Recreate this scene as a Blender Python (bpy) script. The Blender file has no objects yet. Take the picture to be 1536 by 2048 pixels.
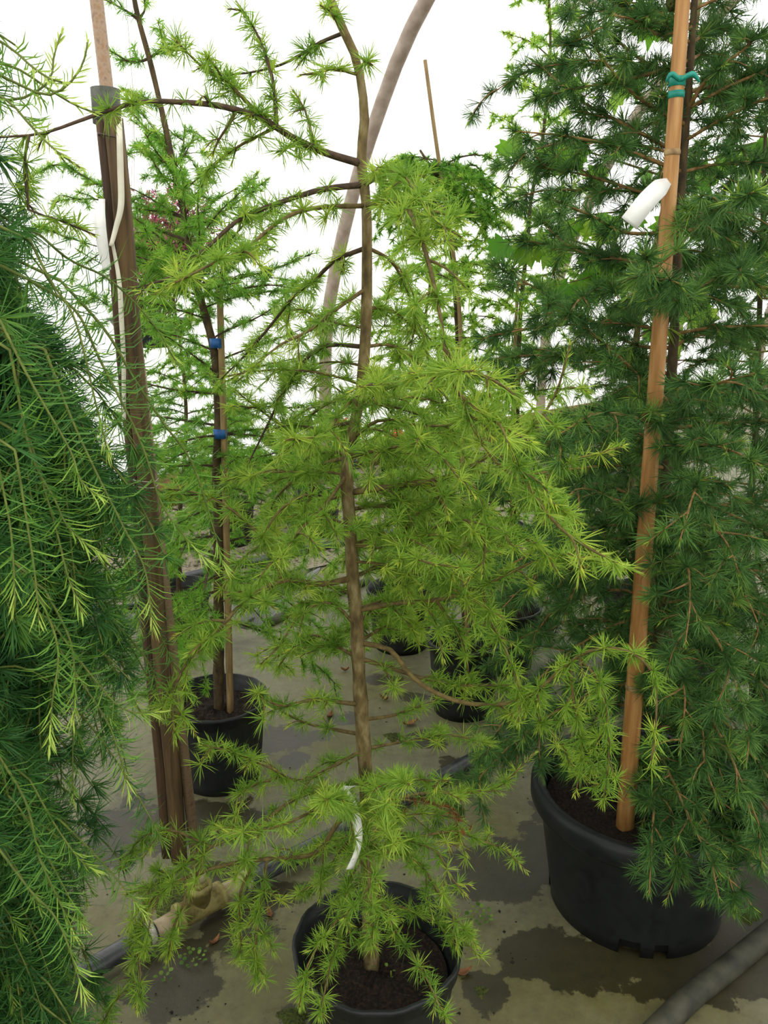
import bpy, math, random
import numpy as np

# ------------------------------------------------------------------ camera, world, exposure
SC = bpy.context.scene
COL = SC.collection
F = 1593.0                       # focal length in pixels of a 1536x2048 frame
PITCH = math.radians(15.0)
CAM_H = 1.5
cam_d = bpy.data.cameras.new('camera')
cam_d.sensor_fit = 'VERTICAL'; cam_d.sensor_height = 36.0; cam_d.lens = F / 2048 * 36.0
cam_d.clip_start = 0.02; cam_d.clip_end = 200
cam = bpy.data.objects.new('camera', cam_d)
cam.location = (0, 0, CAM_H); cam.rotation_euler = (math.pi / 2 - PITCH, 0, 0)
COL.objects.link(cam); SC.camera = cam

world = bpy.data.worlds.new('overcast_sky'); SC.world = world
world.use_nodes = True
bg = world.node_tree.nodes['Background']
bg.inputs[0].default_value = (1.0, 0.99, 0.96, 1); bg.inputs[1].default_value = 2.35
SC.view_settings.view_transform = 'Standard'
SC.view_settings.look = 'None'
SC.view_settings.gamma = 1.0
SC.view_settings.use_curve_mapping = False
SC.view_settings.exposure = 0.0

# ------------------------------------------------------------------ helpers
R = np.random.default_rng(7)
random.seed(7)
CP, SP = math.cos(PITCH), math.sin(PITCH)

def ray(u, v):
    x = (u - 768) / F; y = -(v - 1024) / F
    return np.array((x, CP + y * SP, -SP + y * CP))
def P(u, v, Y):                   # the point of the place at distance Y from the camera's wall plane
    d = ray(u, v); t = Y / d[1]
    return np.array((d[0] * t, Y, CAM_H + d[2] * t))
def G(u, v, z=0.0):               # the point of the floor
    d = ray(u, v); t = (z - CAM_H) / d[2]
    return np.array((d[0] * t, d[1] * t, z))
def pix(p):
    p = np.asarray(p, float); q = p - np.array((0, 0, CAM_H))
    dep = q[..., 1] * CP - q[..., 2] * SP; up = q[..., 1] * SP + q[..., 2] * CP
    return np.stack([768 + F * q[..., 0] / dep, 1024 - F * up / dep], -1)

def norm(a):
    a = np.asarray(a, float); n = np.linalg.norm(a, axis=-1, keepdims=True); n[n < 1e-9] = 1
    return a / n

def spline(pts, step):
    """Catmull-Rom through pts, resampled at about `step`."""
    p = np.asarray(pts, float)
    if len(p) == 2:
        n = max(2, int(np.linalg.norm(p[1] - p[0]) / step) + 1)
        return p[0] + (p[1] - p[0]) * np.linspace(0, 1, n)[:, None]
    e = np.vstack([2 * p[0] - p[1], p, 2 * p[-1] - p[-2]])
    out = []
    for i in range(1, len(e) - 2):
        a, b, c, d = e[i - 1:i + 3]
        t = np.linspace(0, 1, 9)[:-1, None]
        out.append(.5 * (2 * b + (c - a) * t + (2 * a - 5 * b + 4 * c - d) * t ** 2 + (3 * b - a - 3 * c + d) * t ** 3))
    out.append(p[-1:]); q = np.vstack(out)
    s = np.r_[0, np.cumsum(np.linalg.norm(np.diff(q, axis=0), axis=1))]
    n = max(3, int(s[-1] / step) + 1); x = np.linspace(0, s[-1], n)
    return np.stack([np.interp(x, s, q[:, k]) for k in range(3)], 1)

def mesh_from(name, verts, faces_list, smooth=True):
    """faces_list: list of int arrays (n,3) or (n,4)."""
    me = bpy.data.meshes.new(name)
    verts = np.ascontiguousarray(verts, np.float32)
    me.vertices.add(len(verts)); me.vertices.foreach_set('co', verts.ravel())
    fl = [np.asarray(f, np.int32) for f in faces_list if len(f)]
    loops = np.concatenate([f.ravel() for f in fl])
    sizes = np.concatenate([np.full(len(f), f.shape[1], np.int32) for f in fl])
    starts = np.r_[0, np.cumsum(sizes)[:-1]].astype(np.int32)
    me.loops.add(len(loops)); me.loops.foreach_set('vertex_index', loops)
    me.polygons.add(len(sizes)); me.polygons.foreach_set('loop_start', starts)
    me.update(calc_edges=True)
    if smooth:
        me.polygons.foreach_set('use_smooth', np.ones(len(sizes), bool))
    me.validate()
    return me

class MB:
    """collects tubes, boxes, lathes of ONE part; build() links it as one mesh object."""
    def __init__(s): s.v = []; s.q = []; s.t = []; s.n = 0
    def add(s, v, q=(), t=()):
        v = np.asarray(v, float).reshape(-1, 3)
        if len(q): s.q.append(np.asarray(q, int) + s.n)
        if len(t): s.t.append(np.asarray(t, int) + s.n)
        s.v.append(v); s.n += len(v); return s
    def tube(s, path, rad, sides=8, caps=True):
        p = np.asarray(path, float); n = len(p)
        r = np.broadcast_to(np.asarray(rad, float), (n,)) if np.ndim(rad) == 0 or len(np.atleast_1d(rad)) == n else np.interp(np.linspace(0, 1, n), np.linspace(0, 1, len(rad)), rad)
        T = norm(np.gradient(p, axis=0))
        ref = np.array((0.13, 0.31, 0.94)) if abs(T[:, 2]).mean() < .85 else np.array((0.94, 0.31, 0.13))
        A = norm(np.cross(T, ref)); B = np.cross(T, A)
        an = np.linspace(0, 2 * math.pi, sides, endpoint=False)
        v = p[:, None] + r[:, None, None] * (np.cos(an)[None, :, None] * A[:, None] + np.sin(an)[None, :, None] * B[:, None])
        i = np.arange(n - 1)[:, None] * sides; j = np.arange(sides)[None]; k = (j + 1) % sides
        q = np.stack([i + j, i + k, i + sides + k, i + sides + j], -1).reshape(-1, 4)
        v = v.reshape(-1, 3); t = []
        if caps:
            v = np.vstack([v, p[:1], p[-1:]]); jj = np.arange(sides); kk = (jj + 1) % sides
            t = np.vstack([np.stack([kk, jj, np.full(sides, n * sides)], 1), np.stack([(n - 1) * sides + jj, (n - 1) * sides + kk, np.full(sides, n * sides + 1)], 1)])
        return s.add(v, q, t)
    def lathe(s, prof, c=(0, 0, 0), seg=48, rib=0.0, holes=None):
        prof = np.asarray(prof, float); n = len(prof); an = np.linspace(0, 2 * math.pi, seg, endpoint=False)
        rr = prof[:, 0][:, None] * (1 + rib * np.sign(np.cos(an * 14))[None] * ((prof[:, 1] > prof[:, 1].min() + .01) & (prof[:, 0] > prof[:, 0].max() * .5))[:, None])
        v = np.stack([c[0] + rr * np.cos(an), c[1] + rr * np.sin(an), c[2] + np.repeat(prof[:, 1][:, None], seg, 1)], -1).reshape(-1, 3)
        i = np.arange(n - 1)[:, None] * seg; j = np.arange(seg)[None]; k = (j + 1) % seg
        q = np.stack([i + j, i + k, i + seg + k, i + seg + j], -1)
        if holes is not None:
            keep = np.ones(q.shape[:2], bool)
            for ring, segs in holes: keep[ring, segs] = False
            q = q[keep]
        return s.add(v, q.reshape(-1, 4))
    def box(s, c, size, axes=None):
        h = np.asarray(size, float) / 2
        k = np.array([(x, y, z) for z in (-1, 1) for y in (-1, 1) for x in (-1, 1)], float) * h
        if axes is not None: k = k @ np.asarray(axes, float)
        return s.add(k + np.asarray(c, float), [(0, 2, 3, 1), (4, 5, 7, 6), (0, 1, 5, 4), (2, 6, 7, 3), (0, 4, 6, 2), (1, 3, 7, 5)])
    def build(s, name, mat, parent=None, smooth=True):
        org = np.array(parent_origin(parent)) if parent is not None else np.zeros(3)
        me = mesh_from(name, np.vstack(s.v) - org, ([np.vstack(s.q)] if s.q else []) + ([np.vstack(s.t)] if s.t else []), smooth)
        return link(name, me, mat, parent)

ORG = {}
def parent_origin(o):
    while o.parent is not None: o = o.parent
    return ORG.get(o.name, (0, 0, 0))
def link(name, me, mat, parent=None):
    o = bpy.data.objects.new(name, me); COL.objects.link(o)
    if mat is not None and len(me.materials) == 0: me.materials.append(mat)
    if parent is not None: o.parent = parent
    return o
def tag(o, label=None, cat=None, group=None, kind=None):
    if label: o['label'] = label
    if cat: o['category'] = cat
    if group: o['group'] = group
    if kind: o['kind'] = kind
    return o
def thing(name, loc, label, cat, group=None):
    o = bpy.data.objects.new(name, None); COL.objects.link(o)
    o.location = loc; o.empty_display_size = .05; ORG[o.name] = tuple(loc)
    return tag(o, label, cat, group)

# ------------------------------------------------------------------ materials
def new_mat(name):
    m = bpy.data.materials.new(name); m.use_nodes = True
    nt = m.node_tree; nt.nodes.clear()
    out = nt.nodes.new('ShaderNodeOutputMaterial')
    return m, nt, out
def N(nt, t, **kw):
    n = nt.nodes.new(t)
    for k, v in kw.items():
        if isinstance(k, str) and hasattr(n, k): setattr(n, k, v)
    return n
def srgb(r, g, b):
    f = lambda c: (c / 255 / 12.92) if c / 255 <= .04045 else ((c / 255 + .055) / 1.055) ** 2.4
    return (f(r), f(g), f(b), 1)
def ramp(nt, stops):
    n = nt.nodes.new('ShaderNodeValToRGB'); e = n.color_ramp.elements
    while len(e) < len(stops): e.new(.5)
    for el, (p, c) in zip(e, stops): el.position = p; el.color = c
    return n
def surf(name, c1, c2, scale=8, rough=.6, bump=.0, stretch=(1, 1, 1), detail=6, spec=.4, c3=None, coord='Object', bdist=.002):
    m, nt, out = new_mat(name); L = nt.links.new
    tc = N(nt, 'ShaderNodeTexCoord'); mp = N(nt, 'ShaderNodeMapping'); mp.inputs['Scale'].default_value = stretch
    L(tc.outputs[coord], mp.inputs[0])
    no = N(nt, 'ShaderNodeTexNoise'); no.inputs['Scale'].default_value = scale; no.inputs['Detail'].default_value = detail
    L(mp.outputs[0], no.inputs['Vector'])
    rp = ramp(nt, [(.32, c1), (.68, c2)] if c3 is None else [(.3, c1), (.5, c2), (.7, c3)])
    L(no.outputs[0], rp.inputs[0])
    b = N(nt, 'ShaderNodeBsdfPrincipled'); b.inputs['Roughness'].default_value = rough
    b.inputs['Specular IOR Level'].default_value = spec
    L(rp.outputs[0], b.inputs['Base Color'])
    if bump:
        bp = N(nt, 'ShaderNodeBump'); bp.inputs['Strength'].default_value = bump; bp.inputs['Distance'].default_value = bdist
        L(no.outputs[0], bp.inputs['Height']); L(bp.outputs[0], b.inputs['Normal'])
    L(b.outputs[0], out.inputs[0]); return m
def leafy(name, stops, trans=.4, rough=.5, use_attr=True, spec=.25):
    m, nt, out = new_mat(name); L = nt.links.new
    rp = ramp(nt, stops)
    if use_attr:
        at = N(nt, 'ShaderNodeAttribute'); at.attribute_name = 'age'; L(at.outputs['Fac'], rp.inputs[0])
    else:
        oi = N(nt, 'ShaderNodeObjectInfo'); L(oi.outputs['Random'], rp.inputs[0])
    d = N(nt, 'ShaderNodeBsdfPrincipled'); d.inputs['Roughness'].default_value = rough
    d.inputs['Specular IOR Level'].default_value = spec
    t = N(nt, 'ShaderNodeBsdfTranslucent'); mx = N(nt, 'ShaderNodeMixShader'); mx.inputs[0].default_value = trans
    L(rp.outputs[0], d.inputs['Base Color']); L(rp.outputs[0], t.inputs['Color'])
    L(d.outputs[0], mx.inputs[1]); L(t.outputs[0], mx.inputs[2]); L(mx.outputs[0], out.inputs[0])
    return m

M = {}
M['larch_bright'] = leafy('larch_bright_needles', [(0, (.07, .18, .02, 1)), (.45, (.245, .43, .05, 1)), (.8, (.47, .60, .08, 1)), (1, (.66, .70, .09, 1))], .42)
M['larch_mid'] = leafy('larch_mid_needles', [(0, (.075, .23, .025, 1)), (.5, (.215, .46, .05, 1)), (1, (.56, .72, .10, 1))], .45)
M['larch_dark'] = leafy('larch_dark_needles', [(0, (.026, .085, .022, 1)), (.5, (.09, .205, .05, 1)), (.85, (.22, .38, .06, 1)), (1, (.46, .62, .06, 1))], .28, spec=.15)
M['larch_weep'] = leafy('larch_weeping_needles', [(0, (.022, .085, .030, 1)), (.4, (.065, .20, .04, 1)), (.75, (.22, .42, .055, 1)), (1, (.48, .63, .12, 1))], .3)
M['larch_dead'] = leafy('dead_needles', [(0, srgb(110, 60, 30)), (1, srgb(165, 100, 55))], .2)
M['maple'] = leafy('maple_leaves', [(0, (.09, .28, .02, 1)), (.6, (.22, .45, .04, 1)), (1, (.34, .50, .06, 1))], .5, use_attr=False)
M['purple'] = leafy('purple_leaves', [(0, srgb(96, 44, 62)), (.6, srgb(160, 84, 108)), (1, srgb(232, 120, 155))], .5)
M['red_flower'] = leafy('red_petals', [(0, srgb(205, 50, 40)), (1, srgb(240, 120, 100))], .3, use_attr=False)
M['weed'] = leafy('weed_leaves', [(0, srgb(70, 105, 40)), (1, srgb(120, 150, 60))], .3, use_attr=False)
M['bark'] = surf('larch_bark', srgb(74, 62, 36), srgb(112, 96, 58), 75, .85, 1.0, (1, 1, .45), c3=srgb(146, 132, 94), bdist=.006)
M['bark_dark'] = surf('larch_bark_dark', srgb(48, 38, 24), srgb(92, 76, 46), 70, .85, .9, (1, 1, .4))
M['twig'] = surf('larch_twig_bark', srgb(76, 62, 34), srgb(120, 104, 58), 90, .8, .3)
M['twig_dark'] = surf('dark_twig_bark', srgb(52, 40, 32), srgb(92, 72, 52), 90, .8, .3)
M['twig_tan'] = surf('tan_twig_bark', srgb(104, 78, 42), srgb(158, 124, 74), 90, .75, .3)
M['shoot'] = surf('green_shoot', srgb(110, 130, 50), srgb(160, 165, 70), 60, .6)
M['pot'] = surf('black_nursery_plastic', (.005, .0065, .0065, 1), (.013, .015, .015, 1), 22, .45, .15, spec=.35, c3=(.008, .010, .0095, 1))
M['soil'] = surf('potting_soil', srgb(14, 10, 8), srgb(34, 24, 17), 150, .95, 1.0, c3=srgb(66, 46, 32), bdist=.01)
M['wood'] = surf('weathered_board', srgb(62, 48, 29), srgb(110, 87, 54), 26, .8, .4, (4, 4, .25))
M['wood_dark'] = surf('dark_weathered_board', srgb(48, 34, 21), srgb(88, 66, 43), 26, .8, .4, (4, 4, .25))
M['rust'] = surf('rusty_galvanised_pipe', srgb(120, 98, 76), srgb(156, 132, 108), 90, .55, .3, c3=srgb(140, 108, 76))
M['hoop'] = surf('dull_steel_hoop', srgb(128, 112, 98), srgb(160, 146, 132), 14, .5, .1)
M['rubber'] = surf('grey_rubber_sleeve', srgb(66, 68, 60), srgb(96, 98, 86), 50, .7, .3)
M['wire'] = surf('dark_wire', srgb(50, 38, 30), srgb(80, 62, 50), 50, .5)
M['brass'] = surf('mossy_plastic_fitting', srgb(92, 84, 40), srgb(150, 138, 84), 45, .6, .3, c3=srgb(112, 104, 50))
M['fitting'] = surf('tan_plastic_reducer', srgb(140, 122, 92), srgb(182, 166, 136), 40, .55, .2)
M['clamp'] = surf('steel_clamp', srgb(150, 145, 130), srgb(200, 195, 180), 80, .35)
M['poly'] = surf('black_poly_pipe', srgb(34, 36, 40), srgb(66, 68, 70), 30, .32, .1, spec=.6)
M['poly_dusty'] = surf('dusty_grey_pipe', srgb(38, 38, 30), srgb(74, 73, 56), 20, .7, .2)
M['cane'] = surf('bamboo_cane', srgb(146, 98, 50), srgb(174, 126, 70), 16, .45, .15, (5, 5, .5), c3=srgb(192, 148, 92))
M['cane_node'] = surf('bamboo_node', srgb(110, 84, 54), srgb(180, 150, 104), 60, .6)
M['cane_thin'] = surf('thin_garden_cane', srgb(120, 98, 62), srgb(160, 134, 90), 30, .6, .1, (4, 4, .5))
M['tie_green'] = surf('green_tape', srgb(10, 120, 105), srgb(40, 160, 140), 60, .4)
M['tie_blue'] = surf('blue_tape', srgb(20, 70, 130), srgb(50, 110, 180), 60, .4)
M['white_tag'] = surf('white_plastic_label', srgb(226, 226, 220), srgb(244, 244, 240), 20, .45)
M['cream_tape'] = surf('cream_plastic_tape', srgb(206, 202, 180), srgb(230, 226, 206), 20, .45)
M['board'] = surf('baseboard_wood', srgb(88, 70, 38), srgb(140, 114, 70), 6, .8, .3, (1, 1, 6))
M['moss'] = surf('moss', srgb(40, 48, 16), srgb(86, 96, 32), 160, .95, 1.0, bdist=.01)
M['dead_leaf'] = surf('dead_leaf', srgb(92, 60, 36), srgb(150, 104, 66), 50, .8)
M['gravel_stone'] = surf('gravel_stone', srgb(96, 88, 74), srgb(168, 158, 140), 9, .85)
M['gravel'] = surf('gravel_bed', srgb(58, 52, 40), srgb(150, 140, 120), 38, .9, .8, c3=srgb(104, 95, 78), detail=12, bdist=.02)
M['basket'] = surf('basket_plastic', srgb(24, 32, 44), srgb(44, 54, 68), 10, .4)

m, nt, out = new_mat('white_greenhouse_film'); M['film'] = m
tl = N(nt, 'ShaderNodeBsdfTranslucent'); tl.inputs[0].default_value = (.93, .93, .93, 1)
df = N(nt, 'ShaderNodeBsdfDiffuse'); df.inputs[0].default_value = (.8, .8, .8, 1)
mx = N(nt, 'ShaderNodeMixShader'); mx.inputs[0].default_value = .15
nt.links.new(tl.outputs[0], mx.inputs[1]); nt.links.new(df.outputs[0], mx.inputs[2]); nt.links.new(mx.outputs[0], out.inputs[0])

m, nt, out = new_mat('still_water'); M['water'] = m
b = N(nt, 'ShaderNodeBsdfPrincipled'); b.inputs['Base Color'].default_value = (.05, .05, .04, 1); b.inputs['Roughness'].default_value = .03
b.inputs['IOR'].default_value = 1.5
tc = N(nt, 'ShaderNodeTexCoord'); no = N(nt, 'ShaderNodeTexNoise'); no.inputs['Scale'].default_value = 6
bp = N(nt, 'ShaderNodeBump'); bp.inputs['Strength'].default_value = .05; bp.inputs['Distance'].default_value = .01
nt.links.new(tc.outputs['Object'], no.inputs['Vector']); nt.links.new(no.outputs[0], bp.inputs['Height']); nt.links.new(bp.outputs[0], b.inputs['Normal'])
nt.links.new(b.outputs[0], out.inputs[0])

# ground cloth: weave, algae, dark wet stains (attribute 'wet' gives their places)
m, nt, out = new_mat('woven_ground_cloth'); M['cloth'] = m; L = nt.links.new
tc = N(nt, 'ShaderNodeTexCoord')
n1 = N(nt, 'ShaderNodeTexNoise'); n1.inputs['Scale'].default_value = 2.2; n1.inputs['Detail'].default_value = 8; n1.inputs['Roughness'].default_value = .65
n2 = N(nt, 'ShaderNodeTexNoise'); n2.inputs['Scale'].default_value = 26; n2.inputs['Detail'].default_value = 8; n2.inputs['Roughness'].default_value = .75
n3 = N(nt, 'ShaderNodeTexNoise'); n3.inputs['Scale'].default_value = 11; n3.inputs['Detail'].default_value = 12; n3.inputs['Roughness'].default_value = .68
for n in (n1, n2, n3): L(tc.outputs['Object'], n.inputs['Vector'])
r1 = ramp(nt, [(.3, srgb(80, 78, 58)), (.5, srgb(114, 111, 86)), (.7, srgb(98, 94, 60))]); L(n1.outputs[0], r1.inputs[0])
alg = N(nt, 'ShaderNodeAttribute'); alg.attribute_name = 'algae'
mxa = N(nt, 'ShaderNodeMix', data_type='RGBA'); mxa.inputs[7].default_value = srgb(92, 88, 34)
ma = N(nt, 'ShaderNodeMath', operation='MULTIPLY'); L(alg.outputs['Fac'], ma.inputs[0]); n3m = N(nt, 'ShaderNodeMath', operation='MULTIPLY_ADD'); n3m.inputs[1].default_value = .7; n3m.inputs[2].default_value = .12; L(n3.outputs[0], n3m.inputs[0]); L(n3m.outputs[0], ma.inputs[1]); ma.use_clamp = True; L(ma.outputs[0], mxa.inputs[0]); L(r1.outputs[0], mxa.inputs[6])
r2 = ramp(nt, [(.3, (.30, .29, .26, 1)), (.42, (.8, .8, .8, 1)), (.62, (1.1, 1.1, 1.1, 1))]); L(n2.outputs[0], r2.inputs[0])
mul = N(nt, 'ShaderNodeMix', data_type='RGBA', blend_type='MULTIPLY'); mul.inputs[0].default_value = .75; L(mxa.outputs[2], mul.inputs[6]); L(r2.outputs[0], mul.inputs[7])
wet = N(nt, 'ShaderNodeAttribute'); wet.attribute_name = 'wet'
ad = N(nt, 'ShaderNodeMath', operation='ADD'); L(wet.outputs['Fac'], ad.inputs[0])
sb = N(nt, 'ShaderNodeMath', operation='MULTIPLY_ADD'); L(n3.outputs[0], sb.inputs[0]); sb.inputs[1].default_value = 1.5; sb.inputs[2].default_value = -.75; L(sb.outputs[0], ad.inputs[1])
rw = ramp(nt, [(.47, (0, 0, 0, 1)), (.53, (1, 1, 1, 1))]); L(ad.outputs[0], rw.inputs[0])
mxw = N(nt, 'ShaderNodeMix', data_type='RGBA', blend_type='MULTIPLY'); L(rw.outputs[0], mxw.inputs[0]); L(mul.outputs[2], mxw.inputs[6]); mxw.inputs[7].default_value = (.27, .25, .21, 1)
b = N(nt, 'ShaderNodeBsdfPrincipled'); L(mxw.outputs[2], b.inputs['Base Color'])
rr = ramp(nt, [(0, (.6, .6, .6, 1)), (1, (.42, .42, .42, 1))]); L(rw.outputs[0], rr.inputs[0]); L(rr.outputs[0], b.inputs['Roughness']); b.inputs['Specular IOR Level'].default_value = .5
bp = N(nt, 'ShaderNodeBump'); bp.inputs['Strength'].default_value = .35; bp.inputs['Distance'].default_value = .004; L(n2.outputs[0], bp.inputs['Height']); L(bp.outputs[0], b.inputs['Normal'])
L(b.outputs[0], out.inputs[0])

# ------------------------------------------------------------------ the greenhouse
WB = np.array((-.5, 6.77)); WT = np.array((.708, .706)); WN = np.array((.706, -.708))
def W(s, t, z): q = WB + WN * s + WT * t; return np.array((q[0], q[1], z))
PROF = [(0, 0), (0, .6), (.05, 1.33), (.28, 2.05), (.59, 2.69), (1.1, 3.41), (2.2, 4.3), (3.5, 4.78), (5, 4.95)]
PROF = PROF + [(10 - s, z) for s, z in PROF[-2::-1]]
prof = spline([(s, z, 0) for s, z in PROF], .25)[:, :2]
T0, T1 = -9.6, 12.8
def arch_sheet(name, rows, t0, t1, off=.075):
    c = np.array((5, 1.6)); pr = np.array(rows); d = norm(pr - c); pr = pr + d * off
    pr[:, 1] = np.maximum(pr[:, 1], .0)
    ts = np.linspace(t0, t1, 15); v = np.array([[W(s, t, z) for s, z in pr] for t in ts]).reshape(-1, 3)
    n = len(pr); q = [(a * n + b_, a * n + b_ + 1, (a + 1) * n + b_ + 1, (a + 1) * n + b_) for a in range(len(ts) - 1) for b_ in range(n - 1)]
    o = MB().add(v, q).build(name, M['film']); o['kind'] = 'structure'; return o
i1 = int(np.argmax(prof[:, 1] > 3.4)); i2 = len(prof) - i1
tag(arch_sheet('wall_back', prof[:i1 + 1], T0, T1), 'white translucent film side wall of the tunnel greenhouse')
tag(arch_sheet('ceiling', prof[i1:i2], T0, T1), 'white translucent film roof of the tunnel greenhouse')
tag(arch_sheet('wall_front', prof[i2 - 1:], T0, T1), 'white film side wall behind the viewer')
for nm, t in (('wall_left', T0), ('wall_right', T1)):
    v = np.array([W(s, t, z) for s, z in prof] + [W(5, t, 0)]); n = len(prof)
    tag(MB().add(v, t=[(k, k + 1, n) for k in range(n - 1)]).build(nm, M['film']), 'white film end wall of the tunnel greenhouse', kind='structure')
k = 0
for t in (-9.6, -6.42, -3.2, 0, 3.22, 6.44, 9.6, 12.8):
    k += 1
    o = MB().tube([W(s, t, z) for s, z in prof], .052, 14).build('trim_%d' % k, M['hoop'])
    tag(o, 'bent steel greenhouse hoop rising from the board along the film wall', kind='structure', group='greenhouse hoops')
o = MB().tube([W(1.5, T0, 3.62), W(1.5, T1, 3.62)], .022, 10).build('trim_9', M['hoop'])
tag(o, 'thin steel purlin pipe running along under the hoops', kind='structure')
for nm, s in (('baseboard_back', -.045), ('baseboard_front', 10.045)):
    m_ = MB()
    a = W(s, T0, .125); b_ = W(s, T1, .125)
    ax = np.array([(*WT, 0), (*WN, 0), (0, 0, 1)])
    m_.box((a + b_) / 2, (T1 - T0, .04, .25), ax)
    tag(m_.build(nm, M['board'], smooth=False), 'weathered brown board along the foot of the film wall', kind='structure')

# floor: woven cloth with wrinkles and stains
nx, ny = 190, 230
xs = np.r_[-9, -6, -4, np.linspace(-2.6, 3.2, nx), 5, 8, 13]; ys = np.r_[-9, -6, -3, -1, np.linspace(.6, 6.2, ny), 8, 11, 16]
X, Y = np.meshgrid(xs, ys)
Z = np.zeros_like(X)
for a, b_, f, ph, am in ((.55, .83, 7, .3, .0035), (.8, .6, 13, 1.9, .002), (.25, .97, 17, 4.0, .0022), (.9, -.42, 5, 2.2, .003)):
    w_ = np.sin((a * X + b_ * Y) * f + ph + 1.2 * np.sin(X * 2.3 + ph) + .9 * np.sin(Y * 1.7 - ph))
    Z += 1.7 * am * np.clip(w_ - .25, 0, 1) ** 2 * 1.6
wetA = np.zeros_like(X); algA = np.zeros_like(X)
def blob(A, u, v, ru, rv, amp=1.0):
    c = G(u, v); ex = abs(G(u + ru, v)[0] - c[0]); ey = abs(G(u, v - rv)[1] - c[1])
    A[:] = np.maximum(A, amp * np.clip(1.15 - .62 * np.sqrt(((X - c[0]) / ex) ** 2 + ((Y - c[1]) / ey) ** 2), 0, 1))
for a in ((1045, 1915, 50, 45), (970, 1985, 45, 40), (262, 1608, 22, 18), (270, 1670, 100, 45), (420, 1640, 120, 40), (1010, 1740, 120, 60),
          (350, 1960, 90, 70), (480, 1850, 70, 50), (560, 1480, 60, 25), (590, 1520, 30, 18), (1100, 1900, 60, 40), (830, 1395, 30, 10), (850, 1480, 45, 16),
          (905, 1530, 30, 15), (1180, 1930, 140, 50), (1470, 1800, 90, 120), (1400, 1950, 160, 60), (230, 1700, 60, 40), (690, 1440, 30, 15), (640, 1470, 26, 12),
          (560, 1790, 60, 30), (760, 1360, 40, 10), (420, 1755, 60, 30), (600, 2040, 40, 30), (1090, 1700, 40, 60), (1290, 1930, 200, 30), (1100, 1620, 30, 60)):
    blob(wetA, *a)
for a in ((560, 1950, 330, 160), (1000, 1980, 260, 120), (1200, 2000, 200, 80), (650, 1480, 120, 60), (450, 1500, 120, 60), (980, 1650, 80, 60), (720, 1380, 120, 40)):
    blob(algA, *a, 1.4)
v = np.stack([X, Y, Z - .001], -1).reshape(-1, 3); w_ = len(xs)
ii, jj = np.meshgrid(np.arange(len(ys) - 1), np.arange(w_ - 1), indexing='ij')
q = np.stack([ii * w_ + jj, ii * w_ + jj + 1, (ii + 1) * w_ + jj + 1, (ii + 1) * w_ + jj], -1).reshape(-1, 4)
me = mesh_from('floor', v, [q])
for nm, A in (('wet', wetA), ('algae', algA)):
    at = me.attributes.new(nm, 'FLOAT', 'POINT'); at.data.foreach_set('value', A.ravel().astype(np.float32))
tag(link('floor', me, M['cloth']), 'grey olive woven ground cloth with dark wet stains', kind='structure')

def gravel_z(x, y):
    d = np.array((x, y)) - WB; q = float(d @ WN); t_ = float(d @ WT)
    return .012 + .02 * math.sin(math.pi * q / 1.75) + .003 if 0 < q < 1.72 and -5 < t_ < 10 else 0.
# gravel strip along the far wall
s0 = 1.75
v = []; cols = 60; rows = 8
for a in range(rows + 1):
    for c in range(cols + 1):
        t = -5 + 15 * c / cols; s = -.02 + (s0 + .06 * math.sin(t * 3) + .05 * math.sin(t * 7.3)) * a / rows
        p = W(s, t, .012 + .02 * math.sin(math.pi * a / rows) + .006 * math.sin(t * 9 + a)); v.append(p)
q = [(a * (cols + 1) + c, a * (cols + 1) + c + 1, (a + 1) * (cols + 1) + c + 1, (a + 1) * (cols + 1) + c) for a in range(rows) for c in range(cols)]
gb = MB().add(v, q).build('floor_gravel', M['gravel'])
tag(gb, 'strip of loose grey gravel along the foot of the film wall', kind='structure')
npb = 5200
oc = np.array([(1, 0, 0), (-1, 0, 0), (0, 1, 0), (0, -1, 0), (0, 0, .8), (0, 0, -.6)], float)
of = np.array([(0, 2, 4), (2, 1, 4), (1, 3, 4), (3, 0, 4), (2, 0, 5), (1, 2, 5), (3, 1, 5), (0, 3, 5)])
tt = R.uniform(-2.2, 3.6, npb); ss = R.uniform(.05, s0 - .05, npb); sz = R.uniform(.008, .02, npb); an = R.uniform(0, 6.28, npb)
c = np.stack([WB[0] + WN[0] * ss + WT[0] * tt, WB[1] + WN[1] * ss + WT[1] * tt, .02 + .02 * np.sin(math.pi * ss / s0)], 1)
vv = oc[None] * sz[:, None, None] * R.uniform(.7, 1.3, (npb, 6, 1))
ca, sa = np.cos(an)[:, None], np.sin(an)[:, None]
vv = np.stack([vv[..., 0] * ca - vv[..., 1] * sa, vv[..., 0] * sa + vv[..., 1] * ca, vv[..., 2]], -1) + c[:, None]
PEB = vv

# puddles of still water on the cloth
def puddle(pts, label):
    p = [G(u, v, 0.008) for u, v in pts]; p = np.array(p); c = p.mean(0)
    loop = spline(np.vstack([p, p[:1]]), .05)[:-1]
    n = len(loop); mbp = MB()
    skirt = c + (loop - c) * 1.02; skirt[:, 2] = -.004
    mbp.add(np.vstack([loop, skirt, c[None]]), q=[(k, n + k, n + (k + 1) % n, (k + 1) % n) for k in range(n)], t=[(k, (k + 1) % n, 2 * n) for k in range(n)])
    return tag(mbp.build('puddle', M['water'], smooth=False), label, 'puddle')
puddle([(215, 1245), (200, 1215), (240, 1195), (290, 1188), (300, 1215), (285, 1250), (250, 1258)], 'small bright puddle on the cloth behind the wooden irrigation post')
puddle([(465, 1245), (455, 1190), (500, 1160), (570, 1140), (640, 1128), (620, 1160), (572, 1205), (535, 1240), (500, 1255)], 'bright puddle on the cloth behind the staked larch by the wooden post')
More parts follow.
